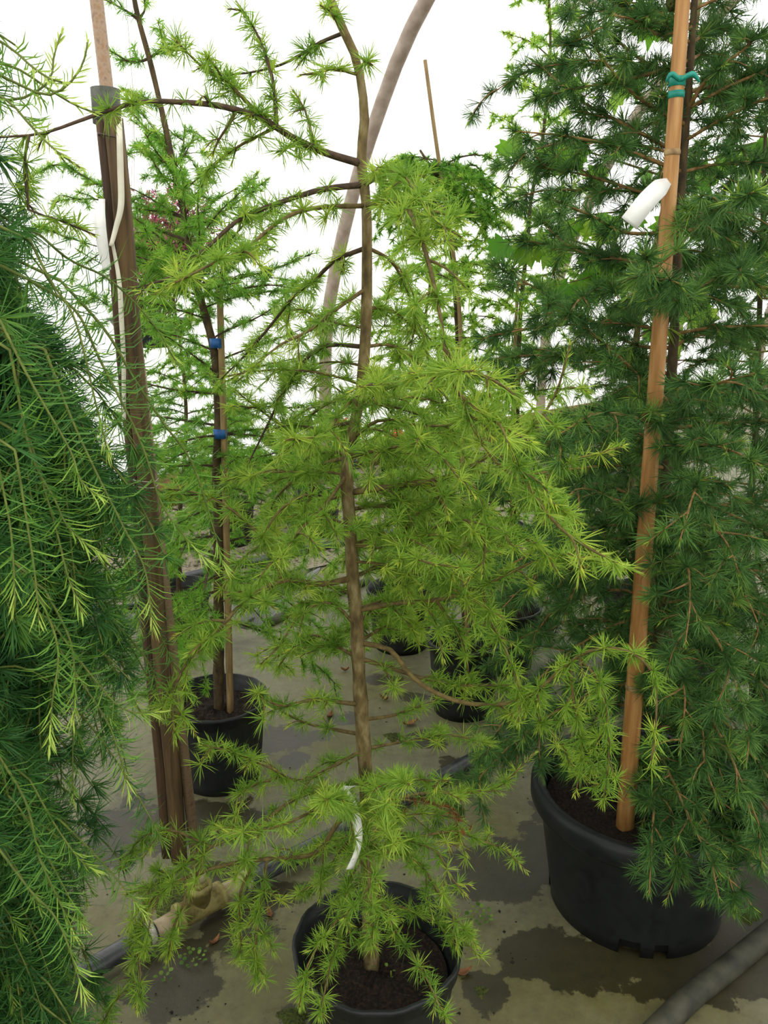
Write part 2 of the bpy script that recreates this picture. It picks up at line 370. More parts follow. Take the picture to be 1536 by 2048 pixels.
puddle([(330, 1175), (340, 1160), (400, 1152), (430, 1160), (400, 1178), (360, 1182)], 'narrow bright puddle on the cloth beside the black hose')

# ------------------------------------------------------------------ plants: stems and needles
class Style:
    def __init__(s, mat, L=.028, w=.0013, n=22, sp=.02, age=.35, jit=.18, young=.05, tri=3, twig='twig', mode='tuft', cone=(15, 100), fwd=.12, spike=True):
        s.__dict__.update(locals())

class Needles:
    def __init__(s): s.b = []; s.d = []; s.c = []; s.L = []; s.w = []; s.a = []
    def put(s, b, d, c, L, w, a): s.b.append(b); s.d.append(d); s.c.append(c); s.L.append(L); s.w.append(w); s.a.append(a)
    def mesh(s, name, org, tri=3):
        b = np.vstack(s.b) - org; d = norm(np.vstack(s.d)); c = np.vstack(s.c); L = np.concatenate(s.L)[:, None]; w = np.concatenate(s.w)[:, None]; a = np.concatenate(s.a)
        n = len(b); side = norm(np.cross(d, R.normal(size=(n, 3))))
        if tri == 1:
            v = np.stack([b - side * w * .6, b + side * w * .6, b + (d + c) * L], 1)
            f = np.arange(n)[:, None] * 3 + np.array((0, 1, 2)); k = 3
        else:
            mid = b + d * L * .55 + c * L * .18
            v = np.stack([b - side * w * .35, b + side * w * .35, mid - side * w * .5, mid + side * w * .5, b + d * L + c * L], 1)
            f = (np.arange(n)[:, None, None] * 5 + np.array(((0, 1, 3), (0, 3, 2), (2, 3, 4)))).reshape(-1, 3); k = 5
        me = mesh_from(name, v.reshape(-1, 3), [f], smooth=False)
        at = me.attributes.new('age', 'FLOAT', 'POINT'); at.data.foreach_set('value', np.repeat(np.clip(a, 0, 1), k).astype(np.float32))
        return me

def perp(T, n):
    r = R.normal(size=(n, 3)); r -= (r * T).sum(1, keepdims=True) * T
    return norm(r)

def stem_needles(ND, path, st, f0=.06, tip=True, age=None, dens=1.0, Ls=1.0):
    """needle tufts on short spurs along a stem, and a young brush at its tip."""
    p = np.asarray(path); seg = np.linalg.norm(np.diff(p, axis=0), axis=1); s = np.r_[0, np.cumsum(seg)]; tot = s[-1]
    if tot < .006: return
    age = st.age if age is None else age
    at = lambda x: np.stack([np.interp(x, s, p[:, k]) for k in range(3)], 1)
    T_at = lambda x: norm(at(np.minimum(x + .004, tot)) - at(np.maximum(x - .004, 0)))
    up = np.array((0, 0, 1.0))
    if st.mode == 'tuft':
        m = max(1, int(tot * (1 - f0) / st.sp * dens)); x = np.sort(R.uniform(f0 * tot, tot, m)) if m > 2 else np.linspace(f0 * tot, tot, m)
        B = at(x); T = T_at(x); S = norm(perp(T, m) + .25 * T + .18 * up)
        n = st.n; rep = lambda A: np.repeat(A, n, 0)
        th = np.radians(st.cone[0] + (st.cone[1] - st.cone[0]) * np.sqrt(R.uniform(0, 1, m * n)))
        Sr = rep(S); pr = perp(Sr, m * n)
        d = Sr * np.cos(th)[:, None] + pr * np.sin(th)[:, None] + st.fwd * rep(T)
        L = st.L * Ls * rep(R.uniform(.75, 1.15, m)) * R.uniform(.72, 1.1, m * n)
        fr = rep(x / tot)
        a = age + st.jit * rep(R.normal(size=m)) + .5 * st.jit * R.normal(size=m * n) + (.12 * fr ** 3)
        ND.put(rep(B) + Sr * .002, d, np.tile((0, 0, -.06), (m * n, 1)) + .05 * R.normal(size=(m * n, 3)), L, np.full(m * n, st.w), a)
    else:
        m = max(4, int(tot * (1 - f0) / st.sp * dens)); x = np.linspace(f0 * tot, tot, m); B = at(x); T = T_at(x)
        S = perp(T, m); rem = (tot - x)
        k = np.clip(rem / .07, 0, 1)[:, None]             # 0 at the tip
        d = T * (1.35 - .75 * k) + S * (.35 + .65 * k)
        c = S * .12 * k - T * .28 * k + np.array((0, 0, .10)) * k + .06 * R.normal(size=(m, 3))
        L = st.L * Ls * R.uniform(.75, 1.1, m) * (.45 + .55 * k[:, 0])
        a = age + st.jit * R.normal(size=m) + .45 * (1 - k[:, 0]) + .14 * (x / tot)
        ND.put(B, d, c, L, np.full(m, st.w), a)
    if tip and st.young > 0:
        yl = min(st.young, tot * .6); m = int(yl / .0016) if st.tri == 3 else int(yl / .003)
        if m > 3:
            x = tot - yl * R.uniform(0, 1, m) ** 1.2; B = at(x); T = T_at(x); S = perp(T, m)
            k = ((tot - x) / yl)[:, None]
            ND.put(B, T * (1.3 - .6 * k) + S * (.35 + .5 * k), .04 * R.normal(size=(m, 3)), st.L * Ls * R.uniform(.45, .85, m) * (.55 + .45 * k[:, 0]), np.full(m, st.w), .78 + .15 * R.normal(size=m) - .15 * k[:, 0] + .3 * (age - .35))

UP = np.array((0, 0, 1.0))
POTS = []                         # (owner, centre, outer rim radius, inner radius, rim height, soil height)
RODS = []                         # (owner, is trunk, axis points, radius)
def clear(p, owner):
    """bend a stem over the rims of the pots and round the canes, stakes and other trunks."""
    p = np.array(p, float)
    for ow, c, ro, ri, h, zs in POTS:
        rad = np.hypot(p[:, 0] - c[0], p[:, 1] - c[1])
        if rad.min() > ro + .03: continue
        need = np.where(rad < ri - .035, zs + .012, np.where(rad < ro + .014, h + .014, -9.))
        if ow == owner: need[0] = -9.
        p[:, 2] = np.maximum(p[:, 2], need)
    for _ in range(3):
        hit = False
        for ow, tr, ax, r in RODS:
            if tr and ow == owner: continue
            if (p.min(0) > ax.max(0) + .06).any() or (ax.min(0) > p.max(0) + .06).any(): continue
            s = np.r_[0, np.cumsum(np.linalg.norm(np.diff(p, axis=0), axis=1))]
            f = np.arange(0, s[-1], .004)
            if len(f) < 2: continue
            q = np.stack([np.interp(f, s, p[:, k]) for k in range(3)], 1)
            D_ = np.linalg.norm(q[:, None] - ax[None], axis=2); D_[f < .012] = 9
            i, j = np.unravel_index(int(np.argmin(D_)), D_.shape)
            if D_[i, j] < r + .0045:
                d = q[i] - ax[j]; t_ = norm(ax[min(j + 1, len(ax) - 1)] - ax[max(j - 1, 0)]); d = d - t_ * (d @ t_)
                if np.linalg.norm(d) < 1e-4: d = np.cross(t_, q[min(i + 1, len(q) - 1)] - q[max(i - 1, 0)])
                p = p + norm(d) * (r + .0065 - min(D_[i, j], r)) * (np.exp(-((s - f[i]) / .05) ** 2) * np.clip(s / .02, 0, 1))[:, None]; hit = True
        if not hit: break
    return p
def rod(owner, tr, pts, r): RODS.append((owner, tr, spline(pts, .006), r))
def side_twigs(path, sp, ln, f0=.12, droop=.3, out=.85, fwd=.65, up=0.0, taper=.45, jit=.35, flat=True):
    p = np.asarray(path); s = np.r_[0, np.cumsum(np.linalg.norm(np.diff(p, axis=0), axis=1))]; tot = s[-1]
    res = []; x = tot * f0 + R.uniform(0, sp); sg = R.choice((-1, 1))
    while x < tot * .97:
        b = np.array([np.interp(x, s, p[:, k]) for k in range(3)]); e = np.array([np.interp(min(x + .01, tot), s, p[:, k]) for k in range(3)])
        b0 = np.array([np.interp(max(x - .01, 0), s, p[:, k]) for k in range(3)]); T = norm(e - b0)
        lat = np.cross(T, UP)
        lat = norm(lat) if np.linalg.norm(lat) > .25 else perp(T[None], 1)[0]
        if not flat: lat = perp(T[None], 1)[0]
        d = norm(T * fwd + lat * sg * out * R.uniform(.6, 1.1) + UP * (up + R.normal() * jit) + R.normal(size=3) * .12)
        l = ln * R.uniform(.45, 1.15) * (1 - taper * x / tot)
        u = np.linspace(0, 1, 6)[:, None]
        q = b + d * l * u - UP * droop * l * u ** 2 + perp(d[None], 1) * l * .06 * np.sin(u * 4)
        q[:, 2] = np.maximum(q[:, 2], .03)
        res.append(q); sg = -sg; x += sp * R.uniform(.6, 1.4)
    return res

class Plant:
    def __init__(s, name, loc, label, cat, st, group=None):
        s.root = thing(name, tuple(float(x) for x in loc), label, cat, group); s.st = st; s.paths = {}
    def trunk(s, pts, r0, r1, mat, name='trunk', sides=10, key='trunk', knots=True):
        p = spline(pts, .03); n = len(p); r = np.linspace(r0, r1, n) * (1 + (.05 * R.normal(size=n) if knots else 0))
        s.paths[key] = p; s.r0, s.r1 = r0, r1; rod(s.root.name, True, p, (r0 + r1) * .5)
        o = MB().tube(p, r, sides).build(name, mat, s.root); s.tr = o; return p
    def snap(s, uv, key='trunk'):
        p = s.paths[key]; d = np.linalg.norm(pix(p) - np.asarray(uv[:2], float), axis=1); return p[int(np.argmin(d))]
    def traced(s, pts, Y1=None, key='trunk', own=None, **kw):
        """a branch traced through points (u, v[, Y]); its foot sits on the trunk or on the branch `key`."""
        a = s.snap(pts[0], key); Ys = [a[1]] + [q[2] if len(q) > 2 else None for q in pts[1:]]
        if Ys[-1] is None: Ys[-1] = a[1] + (0 if Y1 is None else Y1)
        kn = [i for i, y in enumerate(Ys) if y is not None]; Yi = np.interp(range(len(Ys)), kn, [Ys[i] for i in kn])
        w = np.array([a] + [P(q[0], q[1], y) for q, y in zip(pts[1:], Yi[1:])])
        w[:, 2] = np.maximum(w[:, 2], .03)
        p = spline(w, .02)
        return s.branch(p, own_key=own, **kw)
    def branch(s, p, r=.0045, twig_sp=.085, twig_len=.11, droop=.35, sub=0.0, age=None, dens=1.0, f0=.08, up=0., name='branch', twigs=True, Ls=1.0, tip=True, taper=.45, bare=0.0, r_end=.0012, mat=None, st=None, stem_dens=1.0, flat=True, own_key=None):
        st = st or s.st; mb = MB(); ND = Needles(); side = 6 if st.tri == 3 else 4; p = clear(p, s.root.name)
        if own_key: s.paths[own_key] = p
        mb.tube(p, np.linspace(r, r_end, len(p)), side + 1, caps=True)
        stem_needles(ND, p, st, f0=max(f0, bare), age=age, dens=dens * stem_dens, Ls=Ls, tip=tip)
        if twigs:
            for q in side_twigs(p, twig_sp, twig_len, f0=max(.1, bare), droop=droop, up=up, taper=taper, flat=flat):
                q = clear(q, s.root.name)
                mb.tube(q, np.linspace(min(r * .5, .0022), .0008, len(q)), 5 if st.tri == 3 else 3, caps=False)
                stem_needles(ND, q, st, age=age, dens=dens, Ls=Ls, tip=tip)
                if sub > 0:
                    for q2 in side_twigs(q, sub, twig_len * .45, f0=.25, droop=droop):
                        q2 = clear(q2, s.root.name)
                        mb.tube(q2, np.linspace(.0012, .0007, len(q2)), 4 if st.tri == 3 else 3, caps=False)
                        stem_needles(ND, q2, st, age=age, dens=dens, Ls=Ls, tip=tip)
        o = mb.build(name, mat or M[st.twig], s.root)
        me = ND.mesh('needles', np.array(ORG[s.root.name]), st.tri)
        n = link('needles', me, M[st.mat], o); n['kind'] = 'stuff'
        return o
    def whorls(s, n, f0, f1, Lb, Lt, e0, e1, droop=.35, az0=0., azs=None, key='trunk', r=.004, prof=1.0, lift=0.0, skip=None, **kw):
        p = s.paths[key]; a = az0
        for i in range(n):
            f = f0 + (f1 - f0) * (i + R.uniform(-.3, .3)) / max(n - 1, 1); f = min(max(f, 0), .995)
            b = p[int(f * (len(p) - 1))]; a += math.radians(137.5) + R.normal() * .25
            az = a if azs is None else math.radians(R.uniform(*azs))
            if skip:
                while skip[0] < math.degrees(az) % 360 < skip[1]: az += math.radians(R.uniform(60, 200))
            k = ((f - f0) / max(f1 - f0, 1e-6)); k = min(max(k, 0), 1)
            l = (Lb + (Lt - Lb) * k ** prof) * R.uniform(.75, 1.15); e = math.radians(e0 + (e1 - e0) * k + R.normal() * 6)
            d = np.array((math.cos(az) * math.cos(e), math.sin(az) * math.cos(e), math.sin(e)))
            u = np.linspace(0, 1, 7)[:, None]; dr = droop if not callable(droop) else droop(k)
            q = b + d * l * u - UP * dr * l * u ** 2 + UP * lift * l * u ** 3 + perp(d[None], 1) * l * .05 * np.sin(u * 5 + R.uniform(0, 6)) * u
            q[:, 2] = np.maximum(q[:, 2], .04 + .0 * u[:, 0])
            s.branch(spline(q, .02), r=r * (1 - .4 * k), **kw)
    def pot(s, c, r_top, r_bot, h, lip=.01, soil=.05, thick=False, ribs=True, notch=None):
        c = np.asarray(c, float)
        if thick:
            prof = [(0, .004), (r_bot - .02, .004), (r_bot, .0), (r_bot + .003, .05), (r_top - .004, h - .075), (r_top, h - .06), (r_top + lip * .8, h - .055), (r_top + lip, h - .045), (r_top + lip, h - .015), (r_top + lip * .7, h), (r_top - .004, h), (r_top - .012, h - .01), (r_top - .014, h - .06), (r_bot, .03), (0, .03)]
        else:
            prof = [(0, .004), (r_bot - .012, .004), (r_bot, .0), (r_bot + .002, .03), (r_top - .006, h - .05), (r_top - .003, h - .035), (r_top + lip * .3, h - .033), (r_top + lip * .4, h - .012), (r_top + lip, h - .01), (r_top + lip, h), (r_top - .001, h), (r_top - .004, h - .03), (r_top - .008, h - .035), (r_bot - .004, .02), (0, .02)]
        holes = None
        if notch: holes = [(2, list(notch))]
        o = MB().lathe(prof, c, 84, rib=.006 if ribs else 0, holes=holes).build('pot', M['pot'], s.root)
        zs = c[2] + h - soil; rs = r_top - .012 - (r_top - r_bot) * soil / h
        seg = 40; rings = np.linspace(0, 1, 9); v = []
        for k in rings:
            for j in range(seg):
                an = 2 * math.pi * j / seg; v.append((c[0] + rs * k * math.cos(an), c[1] + rs * k * math.sin(an), zs + (R.normal() * .004 + .012 * (1 - k) ** 2 if 0 < k < 1 else 0)))
        q = [(a * seg + j, a * seg + (j + 1) % seg, (a + 1) * seg + (j + 1) % seg, (a + 1) * seg + j) for a in range(8) for j in range(seg)]
        MB().add(v, q).build('soil', M['soil'], s.root)
        POTS.append((s.root.name, c, r_top + lip, r_top - .012, c[2] + h, zs)); return zs
    def ring_tie(s, p, r, h, mat, axis=(0, 0, 1), knot=True):
        a = norm(np.asarray(axis, float)); p = np.asarray(p, float)
        m_ = MB().tube([p - a * h / 2, p + a * h / 2], r, 14)
        if knot:
            for sx in (-1, 1): m_.tube(spline([p + (0, -r, 0), p + (sx * r * 1.3, -r * 1.5, r * .5), p + (sx * r * 2.0 + .003, -r * 1.4, -r * .3)], .004), [r * .25, r * .35, r * .12], 6)
        return m_.build('tie', mat, s.root)

S_MAIN = Style('larch_bright', L=.031, w=.0014, n=28, sp=.0155, age=.42, jit=.13, young=.03, twig='twig')
S_MID = Style('larch_mid', L=.029, w=.0016, n=24, sp=.0145, age=.4, jit=.14, young=.045, twig='twig_dark')
S_DARK = Style('larch_dark', L=.043, w=.0015, n=30, sp=.0145, cone=(10, 88), fwd=.55, age=.36, jit=.17, young=.025, twig='twig_tan')
S_WTUFT = Style('larch_weep', L=.047, w=.0016, n=24, sp=.018, cone=(8, 78), fwd=.6, age=.24, jit=.1, young=0, twig='twig_tan')
S_WSHOOT = Style('larch_weep', L=.043, w=.0017, n=0, sp=.0023, age=.46, jit=.09, young=0, twig='shoot', mode='single')
S_FAR = Style('larch_mid', L=.03, w=.0034, n=16, sp=.016, age=.42, jit=.16, young=.05, twig='twig_dark', tri=1)
S_FARY = Style('larch_mid', L=.03, w=.0034, n=16, sp=.016, age=.64, jit=.16, young=.06, twig='twig_dark', tri=1)
S_FARD = Style('larch_dark', L=.034, w=.0034, n=16, sp=.015, age=.35, jit=.14, young=.03, twig='twig_tan', tri=1)

# ------------------------------------------------------------------ the larch in the middle
pc = G(755, 1885, .28); B = Plant('potted_larch', (pc[0], pc[1], 0), 'young larch with a bent bare trunk and bright green tufts in a round black pot', 'potted tree', S_MAIN)
B.pot((pc[0], pc[1], 0), .160, .125, .285, lip=.006, soil=.075)
YB = pc[1]
B.trunk([(pc[0] - .012, YB + .01, .195)] + [P(u, v, YB) for u, v in ((738, 1740), (737, 1640), (728, 1500), (718, 1350), (714, 1250), (705, 1150), (700, 1050), (693, 950), (702, 880), (722, 780), (732, 650), (734, 500), (732, 400), (722, 320), (729, 230), (716, 130), (700, 90), (678, 40), (650, -30), (622, -130), (605, -260), (598, -420))], .0165, .0042, M['bark'], sides=14)
t = B.traced
t([(640, -60), (600, -110), (540, -150)], .05, r=.003, twig_sp=.06, twig_len=.05)
t([(610, -200), (650, -260), (680, -330)], -.05, r=.003, twig_sp=.06, twig_len=.05)
# upper left
t([(722, 332), (650, 305), (585, 275), (520, 235), (440, 212), (370, 205), (300, 203), (235, 215), (150, 245), (80, 268), (-15, 275)], -.28, own='b1', r=.006, twig_sp=.2, twig_len=.06, dens=.62, bare=.05, mat=M['twig_dark'])
t([(560, 262), (500, 210), (455, 165), (400, 130), (350, 78)], -.05, key='b1', r=.0035, twig_sp=.03, twig_len=.055, dens=1.6)
t([(548, 255), (548, 180), (535, 120), (510, 60), (472, 2)], .05, key='b1', r=.0035, twig_sp=.06, twig_len=.04, mat=M['twig_dark'])
t([(45, 274), (48, 330), (55, 390), (62, 425), (110, 437), (190, 470)], 0, key='b1', r=.002, twig_sp=.05, twig_len=.04, dens=.8, mat=M['twig_dark'])
t([(470, 222), (452, 260), (430, 290), (425, 310)], .02, key='b1', r=.0025, twig_sp=.05, twig_len=.05)
t([(540, 252), (500, 280), (450, 310), (410, 345)], .02, key='b1', r=.0025, twig_sp=.08, twig_len=.04, dens=.9)
t([(625, 290), (620, 250), (605, 210), (585, 180)], .05, key='b1', r=.0025, twig_sp=.06, twig_len=.05)
t([(600, 285), (575, 295), (560, 310)], -.04, key='b1', r=.002, twig_sp=.03, twig_len=.03)
t([(690, 75), (640, 85), (600, 110), (560, 130), (500, 145), (450, 150)], .12, r=.003, twig_sp=.1, twig_len=.04, dens=.8, mat=M['twig_dark'])
t([(715, 137), (670, 138), (640, 145), (600, 150)], -.05, r=.0025, twig_sp=.08, twig_len=.04, age=.55)
t([(730, 120), (745, 130)], -.05, r=.002, twigs=False)
t([(690, 70), (665, 30), (640, 10)], -.05, r=.003, twig_sp=.05, twig_len=.04)
t([(715, 368), (650, 378), (590, 395), (520, 420), (470, 445), (420, 490), (380, 525), (340, 555), (265, 578)], -.22, own='b4', r=.005, twig_sp=.1, twig_len=.09, mat=M['twig_dark'])
t([(715, 408), (640, 415), (580, 430), (530, 465), (490, 500), (440, 520), (345, 568)], -.3, r=.004, twig_sp=.09, twig_len=.08, age=.5)
t([(718, 490), (670, 520), (640, 550), (590, 590), (550, 640), (500, 700), (440, 760)], .12, r=.004, twig_sp=.1, twig_len=.07, mat=M['twig_dark'])
t([(722, 590), (670, 620), (620, 660), (560, 690), (500, 740)], -.15, r=.0035, twig_sp=.08, twig_len=.07)
t([(722, 690), (660, 690), (620, 710), (590, 750), (560, 800), (535, 850), (490, 940)], .1, r=.004, twig_sp=.08, twig_len=.07, mat=M['twig_dark'])
t([(728, 640), (690, 650), (640, 635), (590, 620), (540, 650)], .25, r=.003, twig_sp=.08, twig_len=.07)
t([(705, 860), (640, 856), (570, 850), (520, 820), (470, 780)], .15, r=.0035, twig_sp=.07, twig_len=.08, mat=M['twig_dark'])
t([(722, 790), (690, 800), (650, 810), (600, 850), (560, 900)], .3, r=.0035, twig_sp=.06, twig_len=.09)
t([(728, 720), (760, 760, 1.2), (720, 775, 1.05)], None, r=.003, twig_sp=.03, twig_len=.03, age=.6)
t([(690, 920), (640, 930), (590, 960), (550, 1000), (530, 1060)], .15, r=.0035, twig_sp=.06, twig_len=.1)
t([(690, 990), (650, 1000), (610, 990), (560, 1020), (520, 1080)], -.1, r=.0035, twig_sp=.06, twig_len=.1)
# middle left
t([(692, 1165), (640, 1168), (570, 1160), (520, 1180), (480, 1210), (440, 1255), (375, 1310)], -.25, own='b11', r=.006, twig_sp=.055, twig_len=.13, bare=.15)
t([(572, 1160), (545, 1100), (510, 1060), (450, 1010), (390, 985), (330, 978)], .05, key='b11', r=.0035, twig_sp=.06, twig_len=.1)
t([(480, 1215), (420, 1280), (370, 1330), (345, 1400), (350, 1480)], -.08, key='b11', r=.0032, twig_sp=.045, twig_len=.08)
t([(710, 1250), (660, 1205), (600, 1230), (560, 1290), (520, 1330)], -.1, r=.0035, twig_sp=.06, twig_len=.09)
t([(712, 1320), (670, 1290), (630, 1270), (590, 1290), (560, 1330)], .2, r=.0032, twig_sp=.05, twig_len=.08)
t([(714, 1400), (660, 1402), (620, 1400), (560, 1412), (515, 1385)], -.15, r=.0045, twig_sp=.07, twig_len=.07, bare=.2)
t([(716, 1462), (660, 1457), (610, 1445), (560, 1420), (530, 1395)], .1, r=.004, twig_sp=.07, twig_len=.05, bare=.25, dens=.7)
# low left
t([(732, 1600), (680, 1640), (640, 1700), (590, 1715), (530, 1718), (450, 1730), (380, 1752), (310, 1790), (285, 1850), (268, 1930), (272, 2020)], -.22, own='b15', r=.0055, twig_sp=.06, twig_len=.1, droop=.6, dens=1.0)
t([(733, 1560), (680, 1572), (600, 1592), (555, 1622), (500, 1665), (430, 1690), (380, 1722), (320, 1765), (250, 1790)], -.15, own='b16', r=.0048, twig_sp=.055, twig_len=.1)
t([(728, 1500), (680, 1525), (600, 1562), (540, 1535), (470, 1505), (405, 1490)], -.12, r=.004, twig_sp=.055, twig_len=.08, own='b17')
t([(560, 1545), (480, 1585), (470, 1640), (460, 1670)], -.08, key='b17', r=.0025, twig_sp=.05, twig_len=.05)
t([(525, 1718), (525, 1790), (512, 1870), (512, 1975)], -.06, key='b15', r=.0028, twig_sp=.035, twig_len=.055, dens=1.2)
t([(500, 1720), (480, 1790), (482, 1880), (478, 1925)], 0.02, key='b15', r=.0025, twig_sp=.05, twig_len=.04)
t([(380, 1752), (370, 1800), (345, 1860), (335, 1920)], -.03, key='b15', r=.0025, twig_sp=.05, twig_len=.04)
t([(430, 1690), (340, 1660), (280, 1680), (240, 1740)], .04, key='b16', r=.0025, twig_sp=.05, twig_len=.06)
t([(730, 1560), (660, 1600, 1.15), (590, 1640, 1.05), (520, 1660, 1.0), (430, 1670, .98)], None, r=.004, twig_sp=.05, twig_len=.08)
t([(735, 1640), (690, 1690), (640, 1760), (600, 1790)], .12, r=.0035, twig_sp=.05, twig_len=.08)
# centre front, over the pot
t([(735, 1640), (735, 1690, 1.18), (738, 1760, 1.13), (744, 1830, 1.10), (746, 1890, 1.12)], None, r=.004, twig_sp=.03, twig_len=.07, dens=1.3)
t([(738, 1690), (700, 1760, 1.2), (680, 1830, 1.12), (640, 1885, 1.07), (612, 1940, 1.04), (598, 2015, 1.02)], None, r=.003, twig_sp=.06, twig_len=.035)
t([(738, 1730), (695, 1810, 1.2), (672, 1890, 1.12), (650, 1980, 1.07), (638, 2035, 1.04)], None, r=.003, twig_sp=.06, twig_len=.03)
t([(740, 1760), (790, 1860, 1.18), (830, 1920, 1.12), (860, 1970, 1.08), (892, 2040, 1.04)], None, r=.003, twig_sp=.06, twig_len=.03)
t([(738, 1690), (830, 1720), (880, 1790), (920, 1850), (955, 1895)], -.05, r=.0032, twig_sp=.045, twig_len=.07)
t([(738, 1660), (800, 1680), (870, 1700), (900, 1750), (930, 1790)], -.12, r=.003, twig_sp=.045, twig_len=.06)
t([(737, 1640), (830, 1672), (900, 1662), (960, 1680), (1020, 1702)], .08, r=.0032, twig_sp=.06, twig_len=.09)
t([(735, 1600), (840, 1587), (940, 1585), (1000, 1572), (1070, 1505)], .1, r=.0035, twig_sp=.09, twig_len=.06, bare=.25)
t([(733, 1556), (800, 1555), (850, 1560), (900, 1562)], -.14, r=.0035, twig_sp=.05, twig_len=.09)
t([(734, 1560), (760, 1580, 1.15), (790, 1560, 1.0), (820, 1570, .92)], None, r=.003, twig_sp=.05, twig_len=.06)
t([(728, 1500), (770, 1490), (830, 1480), (900, 1470), (980, 1490)], .15, r=.0032, twig_sp=.06, twig_len=.08)
t([(735, 1620), (700, 1620, 1.15), (680, 1600, 1.0), (650, 1600, .92)], None, r=.003, twig_sp=.05, twig_len=.06)
t([(722, 1445), (780, 1432), (830, 1416), (880, 1398)], .12, r=.004, twig_sp=.08, twig_len=.05, bare=.3)
t([(736, 1600), (760, 1620, 1.2), (770, 1660, 1.05), (790, 1690, .98)], None, r=.003, twig_sp=.04, twig_len=.05, age=.5)
# middle right
t([(720, 1330), (780, 1335), (840, 1355), (930, 1370), (1010, 1372), (1080, 1390)], -.05, r=.0045, twig_sp=.07, twig_len=.09, bare=.1)
t([(716, 1272), (780, 1300), (820, 1350), (870, 1385), (930, 1406), (1000, 1408), (1060, 1392), (1130, 1332), (1180, 1302), (1250, 1300), (1305, 1345), (1312, 1440), (1300, 1535)], -.26, own='b29', r=.005, twig_sp=.07, twig_len=.05, bare=.36)
t([(1150, 1318), (1200, 1370), (1218, 1460), (1215, 1540), (1205, 1610)], -.02, key='b29', r=.0028, twig_sp=.035, twig_len=.055, dens=1.2)
t([(1130, 1332), (1150, 1420), (1165, 1510), (1150, 1590)], .03, key='b29', r=.0025, twig_sp=.04, twig_len=.055, dens=1.1)
t([(1060, 1392), (1080, 1440), (1120, 1480), (1140, 1530)], .06, key='b29', r=.0025, twig_sp=.04, twig_len=.055)
t([(714, 1215), (790, 1207), (860, 1202), (930, 1185), (1000, 1155), (1080, 1120), (1160, 1115), (1235, 1132)], -.12, own='b30', r=.005, twig_sp=.05, twig_len=.1, bare=.12)
t([(960, 1170), (980, 1240), (1008, 1290), (1030, 1350), (1052, 1425)], -.08, key='b30', own='b30b', r=.0032, twig_sp=.035, twig_len=.06, dens=1.1)
t([(860, 1200), (900, 1240), (930, 1300), (940, 1380)], .05, key='b30', r=.003, twig_sp=.045, twig_len=.06)
t([(705, 1100), (770, 1092), (850, 1062), (920, 1040), (1000, 1060), (1080, 1090)], -.15, own='b31', r=.0045, twig_sp=.045, twig_len=.12, sub=.06)
t([(695, 975), (800, 970), (870, 960), (930, 940), (1000, 895), (1060, 860), (1110, 790), (1140, 690)], -.1, own='b32', r=.006, twig_sp=.055, twig_len=.12, bare=.1)
t([(870, 960), (890, 1020), (900, 1090), (905, 1160)], -.06, key='b32', r=.003, twig_sp=.04, twig_len=.09)
t([(800, 970), (820, 1030), (815, 1100), (800, 1170)], -.04, key='b32', r=.003, twig_sp=.04, twig_len=.09)
t([(930, 940), (960, 1000), (970, 1080), (965, 1150)], -.06, key='b32', r=.003, twig_sp=.04, twig_len=.08)
t([(730, 800), (800, 765, 1.12), (880, 745, .95), (948, 742, .84)], None, r=.003, twig_sp=.045, twig_len=.06, age=.5)
t([(732, 352), (790, 342, 1.18), (830, 380, 1.08), (870, 440, 1.02), (925, 475, 1.0)], None, r=.0038, twig_sp=.04, twig_len=.07, dens=1.2)
t([(732, 412), (790, 400, 1.18), (820, 425, 1.1), (850, 500, 1.02), (870, 580, .99), (885, 660, .97), (895, 740, .95), (930, 800, .93), (1000, 850, .92), (1065, 885, .9)], None, own='b35', r=.0042, twig_sp=.06, twig_len=.07, age=.48)
t([(990, 845), (1050, 960), (1110, 1045), (1175, 1095), (1240, 1128)], -.02, key='b35', r=.003, twig_sp=.05, twig_len=.07)
t([(890, 700), (930, 740), (990, 760), (1040, 800)], -.05, key='b35', r=.003, twig_sp=.04, twig_len=.06)
t([(930, 800), (960, 880), (1010, 940), (1080, 985), (1160, 1045)], .02, key='b35', r=.003, twig_sp=.05, twig_len=.06)
t([(1000, 895), (1060, 990), (1120, 930), (1245, 893)], 0.02, key='b32', r=.0028, twig_sp=.05, twig_len=.05)
t([(733, 500), (780, 520), (810, 570), (830, 640), (820, 700)], .12, r=.003, twig_sp=.06, twig_len=.08)
t([(733, 600), (780, 620), (830, 660), (860, 720)], .2, r=.003, twig_sp=.06, twig_len=.08)
t([(730, 700), (780, 690), (830, 720), (880, 790), (900, 850)], .15, r=.003, twig_sp=.05, twig_len=.1)
t([(715, 820), (770, 810), (840, 830), (900, 870), (940, 930)], .1, r=.0035, twig_sp=.05, twig_len=.11)
t([(705, 870), (760, 840), (830, 850), (900, 850), (970, 830)], -.1, r=.0035, twig_sp=.045, twig_len=.12)
t([(697, 930), (760, 900), (820, 890), (870, 900), (920, 960)], -.2, r=.0035, twig_sp=.045, twig_len=.12)
t([(700, 1020), (760, 1010), (830, 1010), (900, 1000), (960, 1020)], .1, r=.0035, twig_sp=.045, twig_len=.12)
t([(703, 1060), (760, 1060), (820, 1110), (870, 1130)], -.25, r=.0035, twig_sp=.045, twig_len=.1)
t([(706, 1140), (770, 1130), (840, 1140), (900, 1130), (960, 1140)], .12, r=.0035, twig_sp=.045, twig_len=.12)
t([(695, 960), (650, 1010, 1.2), (600, 1060, 1.12), (560, 1120, 1.05)], None, r=.0032, twig_sp=.05, twig_len=.1)
t([(728, 760), (680, 830, 1.2), (640, 870, 1.1), (570, 880, 1.02)], None, r=.0032, twig_sp=.06, twig_len=.07)
